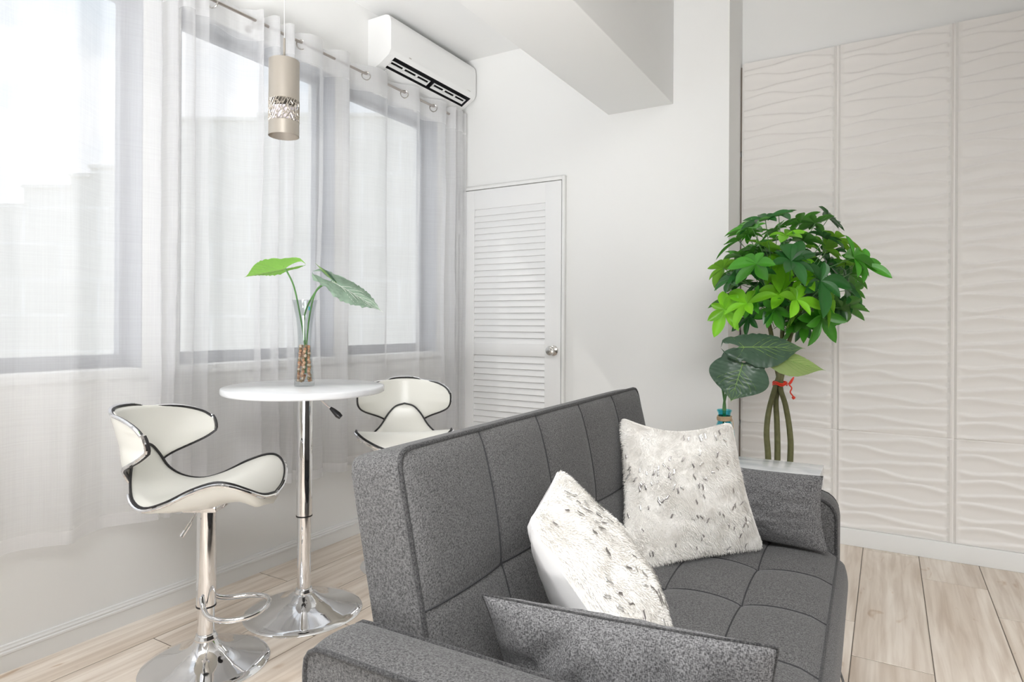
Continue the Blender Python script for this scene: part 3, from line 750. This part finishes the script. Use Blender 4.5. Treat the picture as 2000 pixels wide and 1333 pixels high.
# backrest: local frame u = y, v = along tilt
TL = math.radians(11.8)
def back3(y, s, h):
    # s measured up the leaning face from z=.38
    bx = -.547; x = bx-math.sin(TL)*s; z = .38+math.cos(TL)*s
    nx, nz_ = math.cos(TL), math.sin(TL)
    return (x+nx*h, y, z+nz_*h)
SH = (.900-.38)/math.cos(TL)
sk = [0, (.622-.38)/math.cos(TL), SH]
hb = tuft(YK, sk, .010, .013)
def hback_f(y, s):
    e = min(1, (SH-s)/.03)*min(1, (y-YK[0])/.03)*min(1, (YK[-1]-y)/.03)
    return hb(y, s)*max(0, e)**.5
bo = slab(YK[0], YK[-1], 0, SH, .118, 0, 0, (.01, .01, .03, .03), hback_f, lambda a, b: .004, back3, 'backrest', M['sofa'], sofa,
     pipe_r=.0050, side=lambda t: .004*math.sin(PI*t), us=samples(YK, 10), vs_=samples(sk, 12))
def seam_tube(pts, parent, r=.0019):
    G().tube(pts, r, 6).build('seam', M['seam'], parent)
for y in YK[1:-1]:
    ss = [SH*k/40 for k in range(41)]
    seam_tube([Vector(back3(y, q, hback_f(y, q)+.0008)) for q in ss], bo)
yy = [YK[0]+(YK[-1]-YK[0])*k/120 for k in range(121)]
seam_tube([Vector(back3(y, sk[1], hback_f(y, sk[1])+.0008)) for y in yy], bo)
# seat
XK = [-.60, -.395, -.197, 0.0]
hs = tuft(XK, YK, .010, .020)
def hseat(x, y):
    e = min(1, (0-x)/.035)*min(1, (y-YK[0]+.002)/.02)*min(1, (YK[-1]+.002-y)/.02)
    return hs(x, y)*max(0, e)**.5+.0
SZ = .408
so = slab(-.60, 0, YK[0]+.001, YK[-1]-.001, .17, 0, 0, (.01, .03, .03, .01), hseat, lambda a, b: 0, lambda x, y, h: (x, y, SZ+h), 'seat_cushion', M['sofa'], sofa,
     pipe_r=.0045, side=lambda t: 0 if t <= 0 else .030*math.sin(PI*min(1, t*.85+.12))**.8, nside=10, us=samples(XK, 12), vs_=samples([YK[0]+.001]+YK[1:-1]+[YK[-1]-.001], 12))
# keep the side bulge only towards the front edge
me = so.data
for v in me.vertices:
    if v.co.z < SZ-.002 and v.co.x < -.03:
        v.co.y = min(max(v.co.y, YK[0]+.001), YK[-1]-.001)
    v.co.y = min(max(v.co.y, YK[0]-.006), YK[-1]+.006)
    v.co.x = max(v.co.x, -.60)
for y in YK[1:-1]:
    seam_tube([Vector((x, y, SZ+hseat(x, y)+.0008)) for x in [-.56+.56*k/60 for k in range(61)]], so)
for x in XK[1:-1]:
    seam_tube([Vector((x, y, SZ+hseat(x, y)+.0008)) for y in yy], so)
# arms
def arm(ya, yb):
    cr = lambda x, z: .004*math.sin(PI*max(0, min(1, (x+.76)/.76)))*math.sin(PI*max(0, min(1, (z-.16)/.42)))
    return slab(-.755, -.005, .16, .578, yb-ya, 30, 20, (.01, .01, .06, .035), cr, cr, lambda x, z, h: (x, ya-h, z), 'armrest', M['sofa'], sofa, pipe_r=.0048, pipe_back=True,
         side=lambda t: .009*math.sin(PI*t)**.7, nside=8)
a1 = arm(.045, .160); a2 = arm(1.515, 1.63)
fb = G().box(-.72, -.03, .17, 1.50, .13, .25, .005).build('base_frame', M['frame_dark'], sofa)
for x in (-.69, -.055):
    for y in (.09, 1.58):
        G().lathe([(.016, 0), (.024, .16)], 16, c=(x, y)).build('leg', M['frame_dark'], sofa)
# loose dark cloth strap hanging under the seat front
G().grid(lambda u, v: (-.012+.045*u*(.4+.6*v)+.004*math.sin(6*v), 1.235+.09*v-.03*u*v+.006*math.sin(9*u), .29-.10*u-.06*v*u-.03*v+.004*math.sin(9*v+4*u)), 14, 10).build('hanging_flap', M['sofa'], sofa, ang=80)
# ------------------------------------------------------------------ pillows
def pillow(name, cs, T, mats, label, cat='cushion', group=None, seed=0, wr=.006, pinch=.05, fur=False, N=40, wdir=0, sag=0, pipe=None, bulge=(1, 1), rr_=0):
    """cs: corners in world, a (top left) b (top right) c (bottom right) d (bottom left) seen from the front"""
    a, b, c, d = [Vector(p) for p in cs]
    ctr = (a+b+c+d)/4; nrm = ((b-a).cross(d-a)+(c-b).cross(a-b)).normalized()*-1
    W_ = ((b-a).length+(c-d).length)/2; H_ = ((d-a).length+(c-b).length)/2
    def P(u, v, side):
        if rr_: u_, v_ = rc(u, v, 0, 1, 0, 1, (rr_,)*4)
        else: u_, v_ = u, v
        pu = pinch*math.sin(PI*v)*(1-2*u); pv = pinch*math.sin(PI*u)*(1-2*v)
        uu = u_+pu; vv = v_+pv
        p = (a*(1-uu)+b*uu)*(1-vv)+(d*(1-uu)+c*uu)*vv
        su, sv = math.sin(PI*u), math.sin(PI*v)
        t = T/2*(su*sv)**.42*(.75+.25*su*sv)*bulge[0 if side > 0 else 1]
        f = min(1, su*sv*3)
        w = wr*f*noise.noise(Vector((u*(11 if wdir else 7)+seed*3.1+(v*3 if wdir else 0), v*(2 if wdir else 7), seed+side)))+wr*.5*f*noise.noise(Vector((u*17+seed, v*(6 if wdir else 17), seed*2)))
        q = p+nrm*(side*t+w)
        q.z -= sag*su*(1-v)
        return q-ctr
    e = empty(name, ctr[:], 0, label, cat, group)
    fr = G().grid(lambda u, v: P(u, v, 1), N, N).build('front_cover', mats[0], e, ang=180)
    bk = G().grid(lambda u, v: P(u, v, -1), N, N).build('back_cover', mats[1], e, ang=180)
    lp = [P(i/N, 0, 1) for i in range(N)]+[P(1, j/N, 1) for j in range(N)]+[P(1-i/N, 1, 1) for i in range(N)]+[P(0, 1-j/N, 1) for j in range(N)]
    if pipe: G().tube(lp, pipe, 6, closed=True).build('edge_seam', M['piping'], e)
    if fur:
        rng = random.Random(seed); g = G(); V = []; Fc = []
        flow = (d-a).normalized()
        for k in range(26000):
            u, v = rng.random(), rng.random()
            if k % 9 == 0:
                q = rng.random()*.035
                if rng.random() < .5: u = q if rng.random() < .5 else 1-q
                else: v = q if rng.random() < .5 else 1-q
            p = P(u, v, 1); pu = P(min(1, u+.01), v, 1)-P(max(0, u-.01), v, 1); pv = P(u, min(1, v+.01), 1)-P(u, max(0, v-.01), 1)
            n = pu.cross(pv)*-1
            if n.length < 1e-12: continue
            n.normalize()
            if n.dot(nrm) < 0: n = -n
            ang = noise.noise(Vector((u*4, v*4, seed)))*2.5
            tan = (flow*math.cos(ang)+flow.cross(nrm)*math.sin(ang))
            dr = (n*.55+tan*.9+Vector([rng.uniform(-.45, .45) for _ in range(3)])).normalized()
            L = rng.uniform(.005, .010); w = dr.cross(n); w = (w.normalized() if w.length > 1e-6 else flow)*.0006
            i = len(V); m = p+dr*L*.5+n*.001
            V += [p-w, p+w, m+w*.8, m-w*.8, p+dr*L+n*.0-Vector((0, 0, .001))]; Fc += [(i, i+1, i+2, i+3), (i+3, i+2, i+4)]
        f = G().add(V, Fc).build('fur_pile', M['fur'], fr, smooth=False); f['kind'] = 'stuff'
        # silver foil dashes lying on the fur
        for mi, cnt in (('foil', 58), ('foil2', 26)):
            g = G()
            for k in range(cnt):
                u, v = rng.uniform(.05, .95), rng.uniform(.05, .95); p = P(u, v, 1)
                pu = (P(min(1, u+.01), v, 1)-P(max(0, u-.01), v, 1)); pv = (P(u, min(1, v+.01), 1)-P(u, max(0, v-.01), 1))
                n = pu.cross(pv).normalized()
                if n.dot(nrm) < 0: n = -n
                pu.normalize(); pv = n.cross(pu)
                an = rng.gauss(1.2, .45); dx = pu*math.cos(an)+pv*math.sin(an); dy = n.cross(dx)
                L = rng.uniform(.009, .019); w = rng.uniform(.0018, .0034); pts = []
                for t in range(9):
                    s_ = t/8*2-1; wd = w*(1-s_*s_)**.6
                    cc = p+n*.0050+dx*L*s_*.6+dy*.002*math.sin(3*s_)
                    pts += [cc-dy*wd, cc+n*.0012, cc+dy*wd]
                i = len(g.v); g.v += [tuple(q) for q in pts]
                for t in range(8):
                    for q in (0, 1): g.f.append((i+t*3+q, i+t*3+q+1, i+t*3+q+4, i+t*3+q+3))
            o = g.build('foil_flecks', M[mi], fr, ang=80); o['kind'] = 'stuff'
    return e
GC = 'grey cushions that match the sofa'; GF = 'cream fur cushions with silver flecks'
pillow('throw_pillow', [(-.735, 1.93, .835), (-.392, 1.935, .848), (-.325, 2.09, .440), (-.640, 1.70, .425)], .15, (M['fur'], M['satin']),
       'upright cream faux fur pillow with silver flecks at the far end of the sofa', 'pillow', GF, seed=3, fur=True, pinch=.030, rr_=.06, sag=.025)
pillow('throw_pillow', [(-.552, .990, .775), (-.650, 1.315, .800), (-.415, 1.36, .450), (-.300, 1.05, .44)], .19, (M['fur'], M['satin']),
       'slumped cream faux fur pillow showing its white satin back, behind the near armrest', 'pillow', GF, seed=5, fur=True, pinch=.015, rr_=.10, bulge=(.95, 1.15))
pillow('lumbar_cushion', [(-.62, 2.185, .672), (-.163, 2.10, .682), (-.150, 2.125, .445), (-.62, 2.195, .43)], .13, (M['cushion'], M['cushion']),
       'small grey cushion leaning on the far armrest beside the side table', 'cushion', GC, seed=7, wr=.008, pinch=.03)
pillow('lumbar_cushion', [(-.612, .937, .655), (-.125, .925, .694), (-.140, 1.00, .45), (-.60, 1.02, .44)], .12, (M['cushion'], M['cushion']),
       'wrinkled grey lumbar cushion standing against the near armrest', 'cushion', GC, seed=11, wr=.013, pinch=.02, wdir=1, pipe=.002)
# ------------------------------------------------------------------ side table
def side_table():
    x0, x1, y0, y1 = -.70, -.205, 2.41, 2.68
    e = empty('side_table', ((x0+x1)/2, (y0+y1)/2, 0), 0, 'white marble topped side table behind the far armrest', 'side table')
    a, b = (x1-x0)/2, (y1-y0)/2
    G().box(-a, a, -b, b, .572, .60, .002).build('tabletop', M['marble'], e)
    for s_ in (-1, 1): G().box(s_*(a-.012)-.01, s_*(a-.012)+.01, -b+.004, b-.004, 0, .5715, .001).build('side_panel', M['marble'], e)
    G().box(-a+.02, a-.02, -b+.01, b-.01, .20, .22).build('shelf', M['marble'], e)
side_table()
# ------------------------------------------------------------------ leaves
def leaf_mesh(base, tip, up, width, lobes=.22, fold=.25, curve=.1, veins=7, vamp=.04, nt=30, nv=9):
    base, tip, up = Vector(base), Vector(tip), Vector(up)
    ax = tip-base; L = ax.length; ax.normalize(); up = (up-ax*up.dot(ax)).normalized(); sd_ = ax.cross(up)
    g = G()
    def P(t, v):   # v in [-1,1]
        av = abs(v); sg = 1 if v >= 0 else -1
        if t >= 0: wd = width*(math.sin(PI*min(1, (t*.80+.24)))**.85)*(1 if t < .999 else 0)*(1-t**5); inner = 0
        else:
            q = -t/lobes; wd = width*(math.sin(PI*.24)**.85)*math.sqrt(max(0, 1-q**2.4)); inner = width*.30*q**.5
            if inner > wd*.98: inner = wd*.98
        y = sg*(inner+(wd-inner)*av) if t < 0 else v*wd
        z = fold*abs(y)-curve*L*4*(t*t*.5)-.9*y*y/width*.35
        ph = (t-.55*abs(y)/width)*veins
        z += vamp*width*(abs(math.sin(PI*ph))**.6-.5)*min(1, abs(y)/width*3)*(1-abs(t)**3 if t > 0 else 1)
        return base+ax*(t*L)+sd_*y+up*z
    ts = [-lobes*(1-i/6) for i in range(6)]+[i/nt for i in range(nt+1)]
    for sg in (1, -1):
        rows = []
        for t in ts:
            rows.append([P(t, sg*max(1e-4, j/nv)) for j in range(nv+1)])
        V = [p for r_ in rows for p in r_]; n2 = nv+1
        if sg > 0: F = [(i*n2+j, i*n2+j+1, (i+1)*n2+j+1, (i+1)*n2+j) for i in range(len(ts)-1) for j in range(nv)]
        else: F = [(i*n2+j, (i+1)*n2+j, (i+1)*n2+j+1, i*n2+j+1) for i in range(len(ts)-1) for j in range(nv)]
        g.add(V, F)
    rib = [P(i/12, 1e-4)+up*-.0004 for i in range(12)]
    return g, rib, P
def stem_leaf(name, label, origin, stem_pts, base, tip, up, width, mat, group, stemr=.0032, **k):
    e = empty(name, origin, 0, label, 'leaf stem', group); O = Vector(origin)
    g, rib, P = leaf_mesh(Vector(base)-O, Vector(tip)-O, up, width, **k)
    lf = g.build('leaf', mat, e, ang=180, fix=False)
    vg = G().tube(rib, [.0022*(1-i/14) for i in range(len(rib))], 6)
    lob = k.get('lobes', .22)
    for i in range(1, 7):
        for sg in (1, -1):
            t0 = i*.115-.06
            pts = [P(min(.98, t0+.42*q*(1 if i > 1 else -.4)), sg*max(1e-4, q*.92)) for q in (0, .25, .5, .75, 1)]
            vg.tube(pts, [.0009, .0008, .0007, .0005, .0003], 5)
    vg.build('leaf_veins', M['leaf_vein'] if mat != M['leaf_silver'] else M['pale_vein'], lf)  # on the silvery leaf these lines carry painted gloss
    sp = cr_([Vector(p)-O for p in stem_pts]+[Vector(base)-O], 6)
    G().tube(sp, stemr, 8).build('stem', M['stem'], e)
    return e
# glass vase on the bar table
VX, VY, VZ = -1.960, 1.728, .8835
v = empty('glass_vase', (VX, VY, VZ), 0, 'tall flared clear glass vase on the round bar table', 'vase')
po = [(.036, 0), (.038, .004), (.0365, .03), (.031, .09), (.0265, .15), (.0265, .19), (.031, .25), (.040, .30), (.047, .335)]
pi_ = [(.0445, .335), (.037, .30), (.028, .25), (.0235, .19), (.0235, .15), (.0275, .09), (.032, .03), (.030, .018), (.0001, .016)]
def smooth_prof(p, n=4): return [(max(.0001, q.x), q.z) for q in cr_([(r_, 0, z) for r_, z in p], n)]
G().lathe([(.0001, 0)]+smooth_prof(po)+smooth_prof(pi_), 48, cap=False).build('glass_body', M['vase'], v, ang=60)
G().box(.024, .0245, -.004, .004, .295, .310).build('teal_sticker', M['sticker'], v, smooth=False)
# pebbles
M['peb'] = [pm('pebble_%d' % i, c, .5, var=.25, bscale=90) for i, c in enumerate([(.62, .30, .16), (.72, .45, .28), (.50, .27, .16), (.74, .58, .44), (.33, .22, .10)])]
rng = random.Random(2); pebs = []
for z_i in range(16):
    z = .022+z_i*.0088
    rr = .030 if z < .03 else .030+(.0235-.030)*min(1, (z-.03)/.11)
    for k in range(5):
        a = z_i*1.3+k*2*PI/5+rng.uniform(-.2, .2); r0 = rr-.0072
        pebs.append((r0*math.cos(a), r0*math.sin(a), z+rng.uniform(-.001, .001)))
protos = []
for q in range(5):
    g = G(); n = 9; sc = (.0074, .0062, .0052)
    def pf(u, v, q=q):
        th, ph = u*PI, v*2*PI; d = Vector((math.sin(th)*math.cos(ph), math.sin(th)*math.sin(ph), math.cos(th)))
        k_ = 1+.18*noise.noise(d*1.7+Vector((q*5, 0, 0)))
        return (d.x*sc[0]*k_, d.y*sc[1]*k_, d.z*sc[2]*k_)
    g.grid(pf, 8, 12); m_ = g.build('pebble', M['peb'][q], None, fix=True, ang=180); protos.append(m_)
for i, (x, y, z) in enumerate(pebs):
    src = protos[i % 5] if i >= 5 else protos[i]
    o = src if i < 5 else src.copy()
    if i >= 5: C.objects.link(o)
    o.location = (VX+x, VY+y, VZ+z); o.rotation_euler = (rng.uniform(0, 6), rng.uniform(0, 6), rng.uniform(0, 6)); o.scale = (1, 1, 1)
    tag(o, 'small orange brown pebble among those filling the clear glass vase on the round table', 'pebble', 'pebbles filling the glass vase')
LG = 'artificial leaves in the glass vase'
b0 = (VX, VY, VZ+.03)
stem_leaf('artificial_leaf', 'bright green heart leaf tilting left out of the glass vase', b0, [(VX-.004, VY+.01, VZ+.05), (VX-.003, VY+.004, VZ+.16), (VX-.015, VY-.016, VZ+.30), (-1.975, 1.685, 1.275)],
          (-1.998, 1.666, 1.338), (-2.136, 1.582, 1.304), (-.22, .38, .9), .058, M['leaf_table'], LG, fold=.62, curve=.0, lobes=.50, vamp=.12)
stem_leaf('artificial_leaf', 'silvery green leaf arching right out of the glass vase', (VX+.003, VY, VZ+.03), [(VX+.006, VY, VZ+.05), (VX+.002, VY, VZ+.16), (VX-.002, VY+.002, VZ+.28), (VX+.04, VY+.025, VZ+.375)],
          (-1.845, 1.757, 1.290), (-1.666, 1.861, 1.180), (.12, -.50, .85), .064, M['leaf_silver'], LG, fold=.15, curve=.03, lobes=.36, vamp=.26, veins=9)
stem_leaf('artificial_leaf', 'narrow dark leaf seen edge on above the silvery leaf', (VX, VY+.003, VZ+.03), [(VX+.0, VY+.006, VZ+.05), (VX+.008, VY+.003, VZ+.17), (VX+.022, VY+.010, VZ+.30), (-1.90, 1.74, 1.265)],
          (-1.840, 1.768, 1.288), (-1.900, 1.722, 1.362), (.5, .3, -.8), .018, M['leaf_grey'], LG, fold=.05, curve=.0, lobes=.1)
# aqua bottle on the side table
bx, by, bz = -.556, 2.60, .6005
v2 = empty('aqua_glass_bottle', (bx, by, bz), 0, 'aqua glass bottle with twine at its neck on the side table', 'bottle')
G().lathe([(.0001, 0)]+smooth_prof([(.034, 0), (.038, .01), (.040, .06), (.038, .11), (.028, .138), (.0235, .155), (.0235, .178), (.0285, .190), (.0275, .194)])+smooth_prof([(.0255, .192), (.0205, .180), (.0205, .155), (.025, .136), (.034, .11), (.036, .06), (.034, .012)])+[(.0001, .010)], 40, cap=False).build('glass_body', M['aqua'], v2, ang=60)
tw = G()
tw.tube([(math.cos(a*.35)*(.0262+.0015*math.sin(a)), math.sin(a*.35)*(.0262+.0015*math.sin(a)), .150+.020*a/100) for a in range(101)], .0021, 6)
tw.tube(cr_([(.026, -.004, .165), (.034, -.006, .150), (.036, -.004, .10), (.042, -.003, .05)], 5), .0014, 6)
tw.build('twine', M['twine'], v2)
LG2 = 'large artificial leaves in the aqua bottle'
def down(x=0, y=0): return [(bx+x, by+y, bz+.02), (bx+x*.5, by+y*.5, bz+.12), (bx-x*.3, by-y*.3, bz+.20)]
stem_leaf('large_leaf', 'big dark green heart leaf facing the room, lowest in the aqua bottle', (bx, by, bz+.015), down(.01, 0)+[(bx+.015, by+.0, bz+.28)],
          (-.475, 2.535, .985), (-.512, 2.498, .835), (.25, -.93, .28), .112, M['leaf_grey'], LG2, fold=.10, curve=.02, lobes=.36, vamp=.11, veins=9, stemr=.0048)
stem_leaf('large_leaf', 'long grey green leaf pointing right above the heart leaf', (bx-.004, by+.004, bz+.015), down(-.01, .004)+[(bx-.012, by+.01, bz+.30), (-.555, 2.56, 1.00)],
          (-.485, 2.545, 1.045), (-.262, 2.655, 1.052), (-.3, -.80, .50), .085, M['leaf_grey'], LG2, fold=.06, curve=.03, lobes=.30, vamp=.12, veins=9, stemr=.0045)
stem_leaf('large_leaf', 'yellowish green leaf turned underside out beside the money tree trunk', (bx+.004, by+.006, bz+.015), down(.006, .008)+[(bx+.02, by+.02, bz+.30), (-.45, 2.60, .985)],
          (-.390, 2.600, 1.012), (-.195, 2.700, .962), (.15, -.72, .66), .062, M['leaf_lime'], LG2, fold=.05, curve=.02, lobes=.35, vamp=.05, veins=6, stemr=.004)
# ------------------------------------------------------------------ money tree
def money_tree():
    TX, TY = -.405, 2.985
    e = empty('money_tree', (TX, TY, 0), 0, 'braided money tree with glossy hand shaped leaves behind the side table', 'potted tree')
    G().lathe([(.0001, .0), (.10, 0), (.105, .01), (.13, .24), (.135, .25), (.125, .25), (.12, .235), (.0001, .23)], 40, cap=False).build('pot', M['pot'], e)
    R = Vector((.861, .508, 0)); Dp = Vector((-.508, .861, 0))
    def at(r_, d_, z): return R*r_+Dp*d_+Vector((0, 0, z))
    def tube(pts, r0, r1):
        pp = cr_(pts, 6); n = len(pp)
        G().tube(pp, [r0+(r1-r0)*i/n for i in range(n)], 12).build('trunk', M['trunk'], e)
    tube([at(-.04, 0, .23), at(-.048, 0, .54), at(-.056, 0, .66), at(-.046, .0, .76), at(-.022, -.006, .86), at(-.008, -.012, .92), at(.008, .0, 1.05), at(.02, .02, 1.16)], .0135, .0085)
    tube([at(-.01, .01, .23), at(-.004, .01, .55), at(-.006, .012, .70), at(-.010, .014, .80), at(.002, .012, .88), at(-.012, .010, .96), at(-.04, .0, 1.10), at(-.06, 0, 1.18)], .0135, .0085)
    tube([at(.03, 0, .23), at(.046, -.004, .54), at(.040, -.014, .66), at(.018, -.020, .78), at(-.002, -.014, .86), at(.016, 0, .94), at(.05, .01, 1.08), at(.09, .0, 1.20)], .0135, .0085)
    rb = G(); N = 24
    for q in (0, .008): rb.tube([at(.0+.028*math.cos(2*PI*k/N), -.003+.030*math.sin(2*PI*k/N), .872+q+.004*math.sin(k)) for k in range(N)], .0035, 6, closed=True)
    rb.tube(cr_([at(.024, -.03, .875), at(.040, -.036, .90), at(.045, -.036, .905), at(.036, -.036, .885), at(.028, -.034, .875)], 5), .0028, 6)
    rb.tube(cr_([at(.026, -.034, .874), at(.036, -.038, .86), at(.030, -.038, .842), at(.042, -.038, .825)], 5), .0028, 6)
    rb.add(*[(lambda g: (g.v, g.f))(G().lathe([(.0001, -.008), (.006, -.004), (.008, 0), (.006, .005), (.0001, .008)], 10, cap=False))][0])
    nn = 50
    rb.v = rb.v[:-nn]+[tuple(Vector(p)+at(.044, -.038, .818)) for p in rb.v[-nn:]]
    rb.build('ribbon', M['ribbon'], e)
    # clusters: (px, py, depth offset, size, colour)
    cl = [(1658, 507, -.16, 1.0, 'leaf_mid'), (1599, 553, -.20, 1.15, 'leaf_dark'), (1555, 590, -.22, .9, 'leaf_bright'), (1496, 486, -.10, .95, 'leaf_bright'), (1460, 508, -.05, .9, 'leaf_mid'), (1518, 455, .05, .85, 'leaf_mid'),
          (1623, 470, -.05, .9, 'leaf_bright'), (1612, 430, .1, .95, 'leaf_dark'), (1440, 550, -.1, 1.0, 'leaf_dark'), (1466, 598, -.15, .95, 'leaf_bright'), (1425, 610, -.06, .85, 'leaf_bright'), (1545, 515, -.22, 1.0, 'leaf_dark'),
          (1566, 475, -.05, .9, 'leaf_mid'), (1588, 440, .05, .7, 'leaf_mid'), (1530, 573, -.12, .85, 'leaf_bright'), (1600, 622, -.12, .95, 'leaf_mid'), (1482, 520, -.2, .9, 'leaf_mid'), (1516, 610, -.12, .8, 'leaf_mid'),
          (1640, 560, 0, .95, 'leaf_dark'), (1650, 540, .1, .9, 'leaf_mid'), (1560, 440, .1, .8, 'leaf_mid'), (1450, 475, .08, .8, 'leaf_mid'), (1480, 452, 0, .8, 'leaf_mid'), (1430, 585, .1, .8, 'leaf_dark'), (1500, 560, .05, .95, 'leaf_dark'),
          (1575, 520, .0, 1.0, 'leaf_dark'), (1535, 540, .1, 1.0, 'leaf_dark'), (1610, 500, .05, .9, 'leaf_dark'), (1570, 640, -.05, .8, 'leaf_mid'), (1470, 625, 0, .8, 'leaf_dark'), (1540, 475, .15, .9, 'leaf_dark'), (1590, 590, .08, .95, 'leaf_dark'),
          (1632, 600, .02, .8, 'leaf_dark'), (1455, 560, .14, .9, 'leaf_mid'), (1505, 505, .1, .9, 'leaf_dark')]
    rq = random.Random(21)
    for k in range(52):
        a = rq.uniform(0, 2*PI); q = rq.random()**.6
        cl.append((1548+130*q*math.cos(a), 532+108*q*math.sin(a), rq.uniform(-.2, .22), rq.uniform(.7, .95), rq.choice(['leaf_mid', 'leaf_dark', 'leaf_mid', 'leaf_bright'])))
    f = 1243.; rng = random.Random(9)
    ctr = Vector((0, 0, 1.22))
    for (px, py, dd, sz, mt) in cl:
        d0 = 2.78+dd; px = 1550+(px-1550)*1.08; lat = (px-1000)/f*d0; z = 1.145+(633-py)/f*d0
        w = Vector((lat*math.cos(PSI)-d0*math.sin(PSI), lat*math.sin(PSI)+d0*math.cos(PSI), z))-Vector((TX, TY, 0))
        ax = (w-ctr); ax.normalize(); ax = (ax*.9+Vector((0, 0, .45))-Dp*.1+Vector([rng.uniform(-.8, .8) for _ in range(3)])).normalized()
        n1 = ax.orthogonal().normalized(); n2 = ax.cross(n1); n = rng.choice([6, 6, 7, 8]); ph = rng.uniform(0, 6)
        g = G()
        for k in range(n):
            a = ph+2*PI*k/n+rng.uniform(-.15, .15); o_ = (n1*math.cos(a)+n2*math.sin(a))
            L = .122*sz*rng.uniform(.62, 1.15); wd = L*rng.uniform(.20, .25); droop = rng.uniform(.0, .65)
            base = w; dirv = (o_+ax*rng.uniform(.05, .35)).normalized(); side = dirv.cross(ax).normalized(); nrm = side.cross(dirv)
            NT = 9; V = []
            for i in range(NT+1):
                t = i/NT; wv = wd*math.sin(PI*min(1, t**1.12))**.8+.0006
                c_ = base+dirv*(L*t)-Vector((0, 0, 1))*droop*L*t*t*.6
                for s_ in (-1, -.5, 0, .5, 1):
                    V.append(c_+side*s_*wv+nrm*(abs(s_)*wv*.5))
            F = [(i*5+j, i*5+j+1, (i+1)*5+j+1, (i+1)*5+j) for i in range(NT) for j in range(4)]
            g.add(V, F)
        cobj = g.build('leaf_cluster', M[mt], e, ang=180)
        st = ctr+Vector((rng.uniform(-.04, .04), rng.uniform(-.04, .04), rng.uniform(-.12, .0)))
        mid = st.lerp(w, .5)+Vector((0, 0, .03))
        G().tube(cr_([st, mid, w], 5), .0016, 6).build('petiole', M['stem'], cobj)
money_tree()
